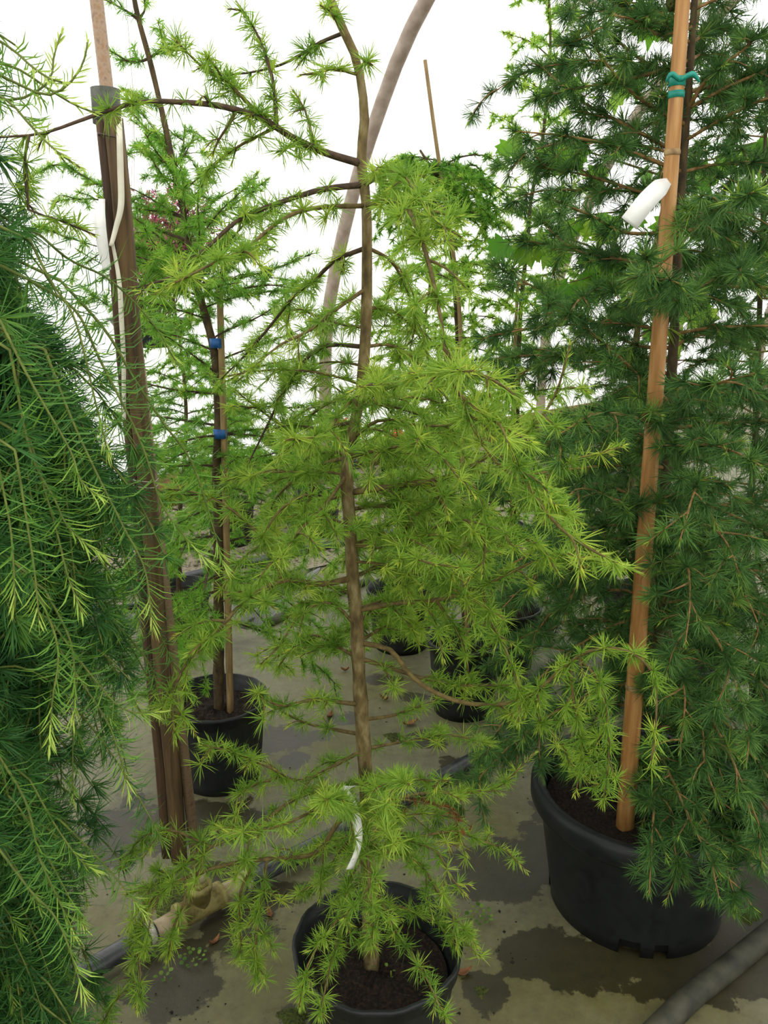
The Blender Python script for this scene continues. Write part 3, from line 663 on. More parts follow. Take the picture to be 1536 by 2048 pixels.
B.whorls(15, .35, .53, .28, .28, 5, 12, droop=.35, r=.0035, twig_sp=.055, twig_len=.11, az0=.3, skip=(215, 325))
B.whorls(5, .10, .18, .28, .26, 2, 8, droop=.5, r=.0032, twig_sp=.05, twig_len=.09, az0=1.3, skip=(200, 340))
B.whorls(6, .54, .64, .24, .2, 15, 20, droop=.3, r=.003, twig_sp=.06, twig_len=.08, az0=-.4, skip=(200, 340))
# the browned twig
o = t([(900, 1578), (905, 1620), (912, 1660), (915, 1690)], .12, r=.002, twig_sp=.02, twig_len=.05, name='dead_twig', st=Style('larch_dead', L=.012, w=.0013, n=10, sp=.012, age=.5, jit=.3, young=0, twig='twig'))
o['label'] = 'browned dead twig'

# ------------------------------------------------------------------ the dark larch in the big pot
YC = 1.74; xc = .645
C = Plant('potted_larch', (xc, YC, 0), 'dense dark green larch tied to a thick bamboo cane in a large black tub', 'potted tree', S_DARK)
zs = C.pot((xc, YC, 0), .252, .212, .335, lip=.022, soil=.06, thick=True, ribs=False, notch=[3, 4, 20, 21, 40, 41, 57, 58, 59, 62, 63, 80])
C.trunk([(xc + .03, YC + .06, zs - .02)] + [P(u, v, YC + .05) for u, v in ((1312, 1400), (1322, 1200), (1330, 1000), (1340, 800), (1352, 600), (1358, 450), (1372, 250), (1385, 60), (1396, -120), (1400, -300))], .017, .005, M['bark_dark'], sides=12)
a, b_ = P(1256, 1590, YC - .09), P(1370, -60, YC - .09); a[2] = zs - .03
pth = spline([a, a * .66 + b_ * .34, a * .33 + b_ * .67, b_ + (b_ - a) * .03], .02)
rod(C.root.name, False, pth, .020)
cane = MB().tube(pth, np.linspace(.0215, .0125, len(pth)), 16).build('cane', M['cane'], C.root)
cane['label'] = 'thick golden brown bamboo cane'
for v_ in (305, 1010, 1370):
    i = int(np.argmin(abs(pix(pth)[:, 1] - v_))); rr_ = np.linspace(.0215, .0125, len(pth))[i]
    ax = norm(pth[min(i + 1, len(pth) - 1)] - pth[i - 1])
    MB().tube([pth[i] - ax * .006, pth[i] - ax * .002, pth[i] + ax * .002, pth[i] + ax * .006], [rr_, rr_ + .0014, rr_ + .0014, rr_], 16).build('cane_node', M['cane_node'], cane)
i = int(np.argmin(abs(pix(pth)[:, 1] - 182))); ax = norm(pth[i + 1] - pth[i - 1])
o = C.ring_tie(pth[i], .0152, .012, M['tie_green'], ax, False); o['label'] = 'green plastic tape tie'
o = C.ring_tie(pth[i] + ax * .022, .0155, .016, M['tie_green'], ax, True); o['label'] = 'green plastic tape knot'
# gall-like brown cone by the cane top
mbk = MB(); kc = P(1347, 2, YC - .06)
mbk.lathe([(0, -.018), (.008, -.016), (.013, -.006), (.014, .002), (.010, .013), (.004, .018), (0, .019)], kc, 14)
o = mbk.build('cone', M['moss'], C.root); o['label'] = 'brown green larch cone by the cane'
t = C.traced
kw = dict(r=.005, twig_sp=.05, twig_len=.12, droop=.25)
for pts, dy in (
    ([(1340, 800), (1250, 725), (1170, 655), (1085, 585), (985, 530)], -.25),
    ([(1345, 830), (1390, 790, 1.5), (1440, 765, 1.35), (1520, 745, 1.28)], None),
    ([(1340, 860), (1280, 838, 1.55), (1200, 826, 1.4), (1140, 855, 1.32), (1085, 892, 1.28)], None),
    ([(1360, 340), (1250, 300), (1150, 275), (1030, 262)], -.1),
    ([(1362, 235), (1270, 190), (1200, 110), (1180, 60)], -.12),
    ([(1355, 480), (1250, 465), (1180, 430), (1095, 395)], -.15),
    ([(1352, 540), (1250, 520), (1150, 500), (1080, 440)], .1),
    ([(1370, 210), (1420, 150), (1480, 105), (1545, 45)], -.12),
    ([(1355, 430), (1410, 430, 1.5), (1460, 405, 1.38), (1508, 384, 1.3)], None),
    ([(1350, 610), (1335, 590, 1.5), (1305, 545, 1.32), (1285, 505, 1.25)], None),
    ([(1350, 600), (1420, 560, 1.6), (1480, 545, 1.5), (1530, 585, 1.45)], None),
    ([(1375, 150), (1300, 130), (1230, 80), (1180, 60)], .1),
    ([(1380, 60), (1320, 70), (1270, 40), (1220, 30)], -.1),
    ([(1375, 120), (1290, 150), (1190, 170), (1090, 190)], .05),
    ([(1365, 300), (1270, 260), (1160, 200), (1080, 130)], .15),
    ([(1358, 400), (1270, 380), (1170, 350), (1060, 330)], .1),
    ([(1380, 40), (1290, 20), (1200, 40), (1130, 90)], .15),
    ([(1350, 560), (1260, 560), (1170, 590), (1130, 640)], -.2),
    ([(1335, 900), (1400, 890, 1.5), (1460, 900, 1.35), (1520, 930, 1.25)], None),
    ([(1335, 700), (1270, 690), (1180, 640), (1100, 600)], .15),
    ([(1335, 950), (1240, 900), (1150, 880), (1080, 900)], .2),
    ([(1325, 1100), (1240, 1040), (1150, 990), (1060, 950)], .1),
    ([(1325, 1060), (1230, 1000, 1.6), (1150, 980, 1.55), (1110, 1060, 1.5)], None),
    ([(1322, 1150), (1240, 1110), (1170, 1140), (1130, 1230)], -.1),
    ([(1318, 1200), (1230, 1180), (1120, 1210), (1050, 1300)], .1),
    ([(1315, 1300), (1230, 1290), (1130, 1320), (1050, 1400), (1010, 1520)], .1),
    ([(1315, 1250), (1380, 1230, 1.55), (1440, 1290, 1.42), (1480, 1400, 1.38), (1500, 1500, 1.36)], None),
    ([(1312, 1400), (1370, 1370, 1.6), (1440, 1470, 1.45), (1490, 1580, 1.4), (1530, 1680, 1.38)], None),
    ([(1312, 1420), (1350, 1390, 1.6), (1400, 1440, 1.45), (1410, 1530, 1.4), (1440, 1610, 1.38)], None),
    ([(1308, 1500), (1330, 1530, 1.6), (1390, 1660, 1.42), (1440, 1750, 1.38)], None),
    ([(1308, 1520), (1310, 1570, 1.6), (1305, 1660, 1.45), (1298, 1790, 1.38)], None),
    ([(1308, 1530), (1340, 1620, 1.55), (1350, 1700, 1.45), (1370, 1760, 1.42)], None),
    ([(1318, 1200), (1400, 1150, 1.6), (1480, 1180, 1.5), (1530, 1280, 1.45)], None),
    ([(1325, 1080), (1400, 1050, 1.5), (1450, 1080, 1.38), (1480, 1150, 1.32)], None),
    ([(1330, 1000), (1390, 960, 1.5), (1380, 1010, 1.36), (1360, 1080, 1.3)], None),
    ([(1318, 1180), (1370, 1130, 1.5), (1380, 1200, 1.4), (1370, 1290, 1.34)], None),
    ([(1315, 1330), (1350, 1310, 1.55), (1370, 1390, 1.45), (1360, 1500, 1.4)], None),
    ):
    t(pts, dy, sub=0, **kw)
C.whorls(6, .07, .14, .40, .46, 4, 10, droop=.6, r=.005, twig_sp=.06, twig_len=.13, az0=.4, skip=(130, 275))
C.whorls(22, .14, .36, .50, .56, 6, 18, droop=.7, skip=(215, 285), r=.005, twig_sp=.055, twig_len=.15, az0=.4)
C.whorls(46, .36, .98, .56, .42, 12, 30, droop=.35, skip=(215, 290), r=.005, twig_sp=.06, twig_len=.14, az0=1.1)

# ------------------------------------------------------------------ the weeping larch on the left
xa, ya = -.82, 1.08
A = Plant('weeping_larch', (xa, ya, 0), 'weeping larch with long hanging dark green curtains and pale drooping shoot tips', 'tree', S_WTUFT)
A.pot((xa, ya, 0), .16, .13, .29, lip=.006)
A.trunk([(xa, ya, .22), (xa + .02, ya, .6), (xa - .01, ya + .02, 1.0), (xa + .03, ya, 1.4), (xa + .04, ya - .02, 1.72), (xa + .0, ya - .05, 1.95), (xa - .05, ya - .06, 2.1)], .02, .008, M['bark_dark'])
def weeping(base, az, reach, rise, drop, shoots=7, slen=.3, lag=0.0, sage=.34):
    d = np.array((math.cos(az), math.sin(az), 0))
    u = np.linspace(0, 1, 9)[:, None]
    q = base + d * reach * (1 - (1 - u) ** 1.7) + UP * (rise * np.sin(u * math.pi * .55) - drop * u ** 2.1)
    q[:, 2] = np.maximum(q[:, 2], .05); p = clear(spline(q, .02), A.root.name)
    mb = MB(); ND = Needles(); NS = Needles(); ms = MB()
    mb.tube(p, np.linspace(.005, .0014, len(p)), 7)
    stem_needles(ND, p, S_WTUFT, f0=.05, tip=False)
    s = np.r_[0, np.cumsum(np.linalg.norm(np.diff(p, axis=0), axis=1))]
    for q2 in side_twigs(p, .045, .15, f0=.1, droop=.8, out=.8, fwd=.5, jit=.3, taper=.1):
        q2 = clear(q2, A.root.name)
        mb.tube(q2, np.linspace(.0022, .001, len(q2)), 5, caps=False)
        stem_needles(ND, spline(q2, .015), S_WTUFT, tip=False, age=.2 + R.uniform(-.05, .12))
    for k in range(shoots):
        f = R.uniform(.35, 1.0) if k else 1.0
        i = int(f * (len(p) - 1)); b0 = p[i]; T = norm(p[min(i + 1, len(p) - 1)] - p[max(i - 1, 0)])
        h = norm(T * (1, 1, .2) + np.array((R.normal() * .35, R.normal() * .35, 0)))
        l = slen * R.uniform(.65, 1.25); u = np.linspace(0, 1, 8)[:, None]
        hz = R.uniform(.12, .5)
        q3 = b0 + (h * (1, 1, 0)) * l * hz * (u * 1.3 - .3 * u ** 2) + UP * l * (.10 * u - .95 * u ** 1.35) + np.array((R.normal() * .02, R.normal() * .02, 0)) * u ** 2
        q3[:, 2] = np.maximum(q3[:, 2], .04); q3 = clear(spline(q3, .012), A.root.name)
        mb.tube(q3, np.linspace(.0016, .0009, len(q3)), 5, caps=False)
        stem_needles(ND, q3, S_WSHOOT, f0=.02, tip=False, age=sage + R.uniform(-.12, .08))
    o = mb.build('branch', M['shoot'] if False else M['twig_weep'], A.root)
    n = link('needles', ND.mesh('needles', np.array(ORG[A.root.name]), 3), M['larch_weep'], o); n['kind'] = 'stuff'
M['twig_weep'] = surf('weeping_twig_bark', srgb(78, 92, 36), srgb(112, 124, 52), 40, .7)
tp = A.paths['trunk']
rngz = [.42, .5, .58, .66, .74, .82, .9, .98, 1.06, 1.12, 1.18, 1.24, 1.3, 1.34, 1.38, 1.42, 1.45, 1.48, 1.5, 1.53, 1.56, 1.6, 1.64, 1.68, 1.74, 1.8]
for j, z in enumerate(rngz):
    for az in (R.uniform(-75, -40), R.uniform(-35, 5), R.uniform(8, 45)):
        b = tp[int(np.argmin(abs(tp[:, 2] - z)))]
        reach = (.28 + .13 * R.uniform()) if 1.12 < z < 1.55 else (.20 + .09 * R.uniform())
        weeping(b, math.radians(az), reach, .07, R.uniform(.25, .45), shoots=4, slen=.25)
# long cascades traced in the photograph
def cascade(pts, Y, age=.42, Ls=1.0):
    w = np.array([P(u, v, y) for (u, v), y in zip(pts, np.linspace(Y[0], Y[1], len(pts)))])
    b = tp[int(np.argmin(abs(tp[:, 2] - min(w[0, 2] + .05, 2.05))))]
    lead = spline([b, (b + w[0]) / 2 + UP * .05, w[0]], .02)
    p = np.vstack([lead[:-1], spline(w, .012)])
    mb = MB().tube(p, np.linspace(.0026, .0009, len(p)), 6); ND = Needles()
    stem_needles(ND, p[len(lead):], S_WSHOOT, f0=0, tip=False, age=age, Ls=Ls)
    stem_needles(ND, lead, S_WTUFT, tip=False, dens=.6)
    o = mb.build('branch', M['twig_weep'], A.root)
    n = link('needles', ND.mesh('needles', np.array(ORG[A.root.name]), 3), M['larch_weep'], o); n['kind'] = 'stuff'
for pts, Y in (
    ([(60, 560), (150, 620), (200, 720), (280, 880), (330, 1020), (420, 1130)], (.95, .92)),
    ([(120, 560), (210, 660), (270, 760), (330, 850), (390, 940), (450, 1140)], (1.0, 1.05)),
    ([(90, 700), (140, 830), (190, 940), (250, 1060), (290, 1140), (305, 1255)], (.9, .85)),
    ([(0, 640), (60, 760), (140, 900), (160, 960), (195, 990)], (.85, .8)),
    ([(20, 700), (60, 900), (110, 1000), (140, 1060), (205, 1110)], (.85, .82)),
    ([(-10, 900), (20, 1050), (28, 1150), (30, 1215)], (.8, .76)),
    ([(30, 900), (55, 1050), (70, 1150), (78, 1240)], (.8, .77)),
    ([(60, 880), (110, 1050), (135, 1150), (165, 1225)], (.85, .8)),
    ([(90, 1180), (140, 1280), (150, 1380), (145, 1440)], (.85, .8)),
    ([(60, 1150), (115, 1290), (105, 1400), (98, 1490)], (.82, .78)),
    ([(100, 1240), (190, 1360), (250, 1420), (320, 1425)], (.95, .95)),
    ([(120, 1300), (200, 1420), (230, 1480), (260, 1590)], (.95, .93)),
    ([(-10, 1500), (50, 1600), (75, 1700), (80, 1720), (150, 1870)], (.85, .8)),
    ([(0, 1700), (60, 1780), (120, 1850), (170, 1995)], (.82, .76)),
    ([(60, 1560), (110, 1650), (160, 1720), (190, 1740)], (.9, .88)),
    ([(120, 1640), (200, 1720), (260, 1790), (290, 1830)], (1.0, 1.0)),
    ([(80, 470), (140, 520), (220, 560), (300, 640), (350, 720)], (1.05, 1.1)),
    ([(60, 480), (100, 560), (150, 640), (190, 800), (215, 900)], (.95, .9)),
    ([(150, 1120), (210, 1220), (300, 1330), (320, 1430)], (1.1, 1.15)),
    ([(130, 1200), (200, 1300), (250, 1370), (290, 1440)], (1.05, 1.08)),
    ):
    cascade(pts, Y, .46, 1.15)
for pts, Y, ag in (
    ([(-40, 60), (20, 95), (60, 130), (95, 155), (125, 165)], (.75, .72), .62),
    ([(-40, 170), (20, 205), (60, 250), (110, 300), (160, 335)], (.75, .72), .62),
    ([(-40, 40), (0, 70), (10, 75), (30, 90)], (.8, .8), .55),
    ([(-40, 130), (30, 165), (90, 190), (130, 175), (165, 130), (175, 85)], (.8, .82), .66),
    ([(-40, 190), (20, 200), (60, 190), (100, 160), (108, 110), (122, 68)], (.82, .85), .66),
    ([(-40, 110), (40, 140), (100, 180), (150, 210), (190, 225)], (.85, .88), .6),
    ):
    cascade(pts, Y, ag, .6)

# ------------------------------------------------------------------ the staked larch by the post
def free_pot(u, v, h): return G(u, v, h)
pd = G(433, 1392, .28)
D = Plant('potted_larch', (pd[0], pd[1], 0), 'fresh green larch with a leaning leader tied to a thin stake by two blue ties', 'potted tree', S_MID)
zs = D.pot((pd[0], pd[1], 0), .155, .128, .28, lip=.006, soil=.05)
YD = pd[1]
D.trunk([(pd[0] + .005, YD, zs - .02)] + [P(u, v, YD) for u, v in ((437, 1300), (437, 1150), (437, 1050), (433, 950), (437, 850), (433, 760), (426, 690), (402, 600), (380, 500), (368, 430), (346, 330), (330, 250), (302, 130), (275, 30), (262, -40))], .018, .006, M['bark_dark'], sides=10)
a = P(459, 1400, YD - .01); a[2] = zs - .02
sk = spline([a, P(450, 950, YD - .01), P(441, 640, YD - .01), P(440, 555, YD - .01)], .03); rod(D.root.name, False, sk, .0105)
o = MB().tube(sk, [.011, .009], 8).build('stake', M['cane_thin'], D.root)
for u, v in ((434, 686), (441, 867)):
    o = D.ring_tie(P(u, v, YD - .005), .021, .026, M['tie_blue'], knot=False); o['label'] = 'blue plastic tape tie'
t = D.traced
for pts, dy in (
    ([(370, 440), (330, 425), (280, 410), (210, 375), (120, 330), (80, 345)], .1), ([(375, 480), (330, 465), (270, 440), (200, 400), (105, 402)], .2),
    ([(378, 495), (320, 500), (260, 490), (200, 470)], -.1), ([(385, 530), (330, 530), (270, 530)], .1),
    ([(372, 450), (420, 440), (480, 400), (540, 355)], .1), ([(385, 520), (440, 500), (500, 440), (560, 420)], -.1),
    ([(395, 570), (460, 560), (540, 540), (620, 510)], .15), ([(400, 600), (470, 580), (540, 570), (600, 580)], .0),
    ([(345, 330), (310, 310), (260, 290)], .05), ([(340, 300), (300, 265), (255, 215)], .1), ([(320, 205), (290, 195), (250, 180)], .05),
    ([(300, 125), (270, 125), (235, 118)], .05), ([(300, 115), (325, 95), (328, 60)], 0), ([(276, 30), (250, 20), (210, 0)], 0), ([(276, 30), (290, 20), (295, 5)], 0),
    ([(345, 340), (365, 300), (370, 250)], .1), ([(355, 370), (320, 350), (300, 300)], 0), ([(362, 400), (400, 380), (395, 330)], .05)):
    t(pts, dy, r=.0042, twig_sp=.04, twig_len=.11, up=.1, droop=.1)
D.whorls(22, .40, .66, .42, .38, 8, 25, droop=.2, r=.004, twig_sp=.055, twig_len=.13, lift=.15)
D.whorls(26, .15, .44, .42, .44, 0, 10, droop=.45, r=.0045, twig_sp=.055, twig_len=.15, az0=2.)
D.whorls(20, .62, .80, .36, .16, 25, 40, droop=.0, r=.0035, twig_sp=.06, twig_len=.09)

# ------------------------------------------------------------------ background larches
ml = (1.05, 2.6)
POTS.append(('maple_tree', np.array((ml[0], ml[1], 0)), .16, .138, .28, .23))
rod('maple_tree', True, [(ml[0], ml[1], .21)] + [P(u, v, ml[1]) for u, v in ((1262, 950), (1262, 760), (1275, 660), (1292, 580), (1330, 400), (1370, 200), (1400, 0))], .011)
def bg_larch(loc, pr, ph, trunk_uv, label, st, n=34, Lb=.4, Lt=.12, e=(0, 35), droop=.3, f0=.14, twig_len=.16, twig_sp=.045, stake=None, ties=(), r=(.014, .004), pot=True):
    gz = max(gravel_z(*loc) - .004, 0)
    T = Plant('potted_larch', (loc[0], loc[1], gz), label, 'potted tree', st)
    zs = T.pot((loc[0], loc[1], gz), pr, pr * .82, ph, lip=.006, soil=.05)
    T.trunk([(loc[0], loc[1], zs - .02)] + [P(u, v, loc[1]) for u, v in trunk_uv], r[0], r[1], M['bark_dark'], sides=7)
    if stake:
        a = P(*stake[0], loc[1] - .02); a[2] = max(zs - .02, a[2] if a[2] < zs + .3 else zs - .02)
        sk = spline([a] + [P(u, v, loc[1] - .02) for u, v in stake[1:]], .05); rod(T.root.name, False, sk, .0085)
        MB().tube(sk, [.009, .006], 7).build('stake', M['cane_thin'], T.root)
    T.whorls(n, f0, .97, Lb, Lt, e[0], e[1], droop=droop, r=.004, twig_sp=twig_sp, twig_len=twig_len)
    for u, v in ties:
        o = T.ring_tie(P(u, v, loc[1] - .01), .02, .024, M['tie_blue'], knot=False); o['label'] = 'blue plastic tape tie'
    return T
f1 = G(803, 1175, .27)
bg_larch((f1[0], f1[1]), .15, .27, [(812, 1000), (825, 850), (838, 760), (850, 640), (860, 560), (850, 470)], 'slim yellow green larch in a black pot behind the bent trunk', S_FARY, n=44, Lb=.42, Lt=.2, droop=.4)
f2 = G(930, 1275, .29)
T = bg_larch((f2[0], f2[1]), .135, .29, [(930, 1150), (925, 950), (918, 760), (912, 620), (900, 480), (880, 370), (840, 300)], 'weeping larch with a blue green cap tied to a tall thin cane', S_FARY, n=34, Lb=.36, Lt=.26, droop=.55, stake=[(935, 1290), (925, 900), (917, 600), (873, 290), (850, 120)])
T.whorls(24, .88, 1.0, .2, .26, 10, 10, droop=.5, st=S_FAR, age=.2, r=.003, twig_sp=.04, twig_len=.1)
q = [(905, 320), (960, 310), (1010, 330)]
T.traced([(870, 345)] + q, -.1, st=S_FAR, age=.2, r=.004, twig_sp=.05, twig_len=.08); T.traced([(880, 370), (950, 330), (975, 400), (970, 480)], .1, st=S_FAR, age=.15, r=.004, twig_sp=.05, twig_len=.08)
bg_larch((.50, 3.1), .15, .27, [(1028, 1000), (1035, 800), (1040, 640), (1055, 480), (1062, 400), (1085, 280), (1100, 120), (1098, 0), (1090, -60)], 'tall light green larch tied to a stake with blue ties by the maple', S_FARY, n=60, Lb=.46, Lt=.17, e=(5, 45), droop=.25, stake=[(1022, 1250), (1026, 800), (1036, 560)], ties=((1041, 598), (1031, 732)))
bg_larch((-.92, 3.35), .14, .26, [(358, 1050), (368, 930), (372, 820), (362, 700), (350, 620), (345, 560)], 'thin larch standing behind the staked larch and the wooden post', S_FAR, n=40, Lb=.4, Lt=.15, e=(5, 40))
bg_larch((-.43, 4.97), .15, .27, [(626, 965), (624, 920), (621, 870), (620, 825)], 'low bushy larch standing on the gravel behind the bent trunk', S_FAR, n=34, Lb=.34, Lt=.14, e=(0, 35), f0=.26)
bg_larch((-.95, 4.75), .15, .27, [(455, 960), (456, 920), (458, 870), (460, 825)], 'bushy larch standing on the gravel behind the staked larch', S_FAR, n=36, Lb=.36, Lt=.14, e=(0, 35), f0=.26)
bg_larch((1.12, 3.15), .19, .3, [(1245, 1100), (1250, 950), (1255, 800), (1260, 700)], 'dark green larch in a black pot behind the large tub', S_FARD, n=44, Lb=.5, Lt=.2, e=(0, 30), droop=.4, f0=.12)
bg_larch((.62, 4.3), .16, .28, [(985, 1000), (985, 900), (985, 800)], 'low yellow green larch far behind by the gravel strip', S_FARY, n=34, Lb=.4, Lt=.15, f0=.1)
bg_larch((1.74, 5.3), .2, .32, [(1270, 900), (1275, 760), (1280, 640)], 'tall green larch in a wide black pot beside the far gravel', S_FARD, n=40, Lb=.5, Lt=.2)

bg_larch((1.38, 2.35), .18, .3, [(1500, 1150), (1510, 900), (1520, 600), (1530, 300), (1535, 100)], 'deep green larch crowding the far side of the bamboo cane', S_FARD, n=60, Lb=.5, Lt=.34, e=(0, 25), f0=.1)
# a black pot standing alone behind the dark larch
def lone_pot(x, y, r, h, label):
    gz = max(gravel_z(x, y) - .004, 0); T = Plant('nursery_pot', (x, y, gz), label, 'pot', S_FAR); T.pot((x, y, gz), r, r * .82, h, lip=.006, soil=.05)
g = G(1205, 985); lone_pot(g[0], g[1] + .18, .2, .3, 'wide black nursery pot standing alone near the far gravel')
g = G(1150, 1165); lone_pot(g[0], g[1], .16, .26, 'black nursery pot without a plant between the larches')

# ------------------------------------------------------------------ maple with broad leaves
MP = Plant('maple_tree', (ml[0], ml[1], 0), 'young maple with broad lobed light green leaves behind the dark larch', 'tree', S_FAR)
zs = MP.pot((ml[0], ml[1], 0), .15, .12, .28, soil=.05)
MP.trunk([(ml[0], ml[1], zs - .02)] + [P(u, v, ml[1]) for u, v in ((1262, 950), (1262, 760), (1275, 660), (1292, 580), (1330, 400), (1370, 200), (1400, 0))], .014, .006, M['bark'], sides=8)
leaf_out = np.array([(0, 0), (.10, -.05), (.30, -.10), (.26, .06), (.48, .16), (.36, .26), (.44, .42), (.26, .42), (.22, .56), (.10, .52), (0, .82)], float)
lo = np.vstack([leaf_out, (leaf_out * (-1, 1))[-2:0:-1]]); lv = np.column_stack([lo[:, 0], lo[:, 1], -.18 * abs(lo[:, 0]) - .12 * lo[:, 1] ** 2])
lm = np.vstack([lv, [(0, .3, 0)]]); nl = len(lo)
leaf_me = mesh_from('leaf', lm * .105, [[(k, (k + 1) % nl, nl) for k in range(nl)]], smooth=False); leaf_me.materials.append(M['maple'])
from mathutils import Matrix, Vector, Euler
nleaf = 0
def maple_branch(pts, Y1, nl_):
    global nleaf
    a = MP.snap(pts[0]); Ys = np.linspace(a[1], a[1] + Y1, len(pts))
    p = spline(np.vstack([a] + [P(u, v, y) for (u, v), y in zip(pts[1:], Ys[1:])]), .03)
    o = MB().tube(p, np.linspace(.004, .0015, len(p)), 6).build('branch', M['twig'], MP.root)
    for k in range(nl_):
        i = int(len(p) * R.uniform(.2, 1)); b = p[min(i, len(p) - 1)]
        lf = bpy.data.objects.new('leaf', leaf_me); COL.objects.link(lf); lf.parent = o
        off = R.normal(size=3) * .035; off[2] = -abs(off[2]) * .4
        lf.location = tuple(b + off - np.array(ORG[MP.root.name]))
        lf.rotation_euler = Euler((R.uniform(-2.3, -1.0), R.uniform(-.6, .6), R.uniform(0, 6.28))); sc = R.uniform(.75, 1.3); lf.scale = (sc, sc, sc)
        nleaf += 1
for pts, dy, n_ in (([(1300, 560), (1230, 540), (1160, 560), (1110, 570)], -.2, 12), ([(1300, 540), (1200, 500), (1100, 470), (990, 475)], -.3, 22), ([(1290, 600), (1240, 600), (1210, 620)], -.1, 8),
                    ([(1330, 400), (1260, 420), (1180, 430), (1090, 450)], .15, 10), ([(1340, 360), (1260, 330), (1160, 300), (1020, 270)], .1, 9), ([(1370, 200), (1300, 170), (1240, 120), (1120, 150)], .1, 9),
                    ([(1400, 0), (1340, 20), (1270, 10)], .1, 6), ([(1350, 320), (1420, 320), (1490, 290), (1540, 280)], .1, 12), ([(1370, 180), (1450, 160), (1530, 140)], .2, 9), ([(1335, 400), (1400, 430), (1480, 460), (1540, 500)], .1, 12),
                    ([(1310, 480), (1380, 500), (1460, 520)], .15, 10), ([(1270, 680), (1330, 640), (1400, 600)], .2, 6)):
    maple_branch(pts, dy, n_)

# ------------------------------------------------------------------ hanging basket with purple leaves
hb = P(300, 640, 4.0)
HB = thing('hanging_basket', tuple(hb - UP * .14), 'dark hanging basket with purple and pink foliage', 'hanging basket')
MB().lathe([(0, -.13), (.09, -.13), (.14, -.08), (.19, .0), (.2, .0), (.2, .01), (.185, .01), (.15, -.03), (0, -.03)], hb, 32).build('bowl', M['basket'], HB)
top = np.array((hb[0], hb[1], 3.62)); fork = hb + UP * .95
for k in range(3):
    an = k * 2.1 + .4
    MB().tube([hb + np.array((.19 * math.cos(an), .19 * math.sin(an), 0)), fork], .0014, 5).build('hanger_wire', M['clamp'], HB)
sq = np.dot((hb[:2] - WB), WN); tq = np.dot(hb[:2] - WB, WT)
MB().tube(spline([fork, (fork + W(1.5, tq, 3.6)) / 2, W(1.5, tq, 3.61)], .1), .0016, 5).build('hook', M['clamp'], HB)
ND = Needles(); mb = MB(); cen = P(352, 462, 4.05)
for k in range(110):
    e_ = cen + norm(R.normal(size=3)) * np.array((.27, .22, .24)) * R.uniform(.55, 1.05); b0 = hb + np.array((R.uniform(-.1, .1), R.uniform(-.1, .1), -.03))
    u = np.linspace(0, 1, 6)[:, None]; q = b0 + (e_ - b0) * u + np.array((0, 0, .08)) * np.sin(u * math.pi)
    mb.tube(q, np.linspace(.003, .001, 6), 3, caps=False)
    n_ = 44; i = R.uniform(.45, 1, n_); bpt = np.stack([np.interp(i, u[:, 0], q[:, c]) for c in range(3)], 1) + .02 * R.normal(size=(n_, 3))
    ND.put(bpt, norm(R.normal(size=(n_, 3))), .1 * R.normal(size=(n_, 3)), R.uniform(.02, .04, n_), np.full(n_, .009), R.uniform(0, 1, n_) ** (1.0 if e_[0] < cen[0] else 1.6))
st_ = mb.build('stems', M['twig_dark'], HB); st_['kind'] = 'stuff'
n = link('foliage', ND.mesh('foliage', np.array(ORG[HB.name]), 3), M['purple'], HB); n['kind'] = 'stuff'

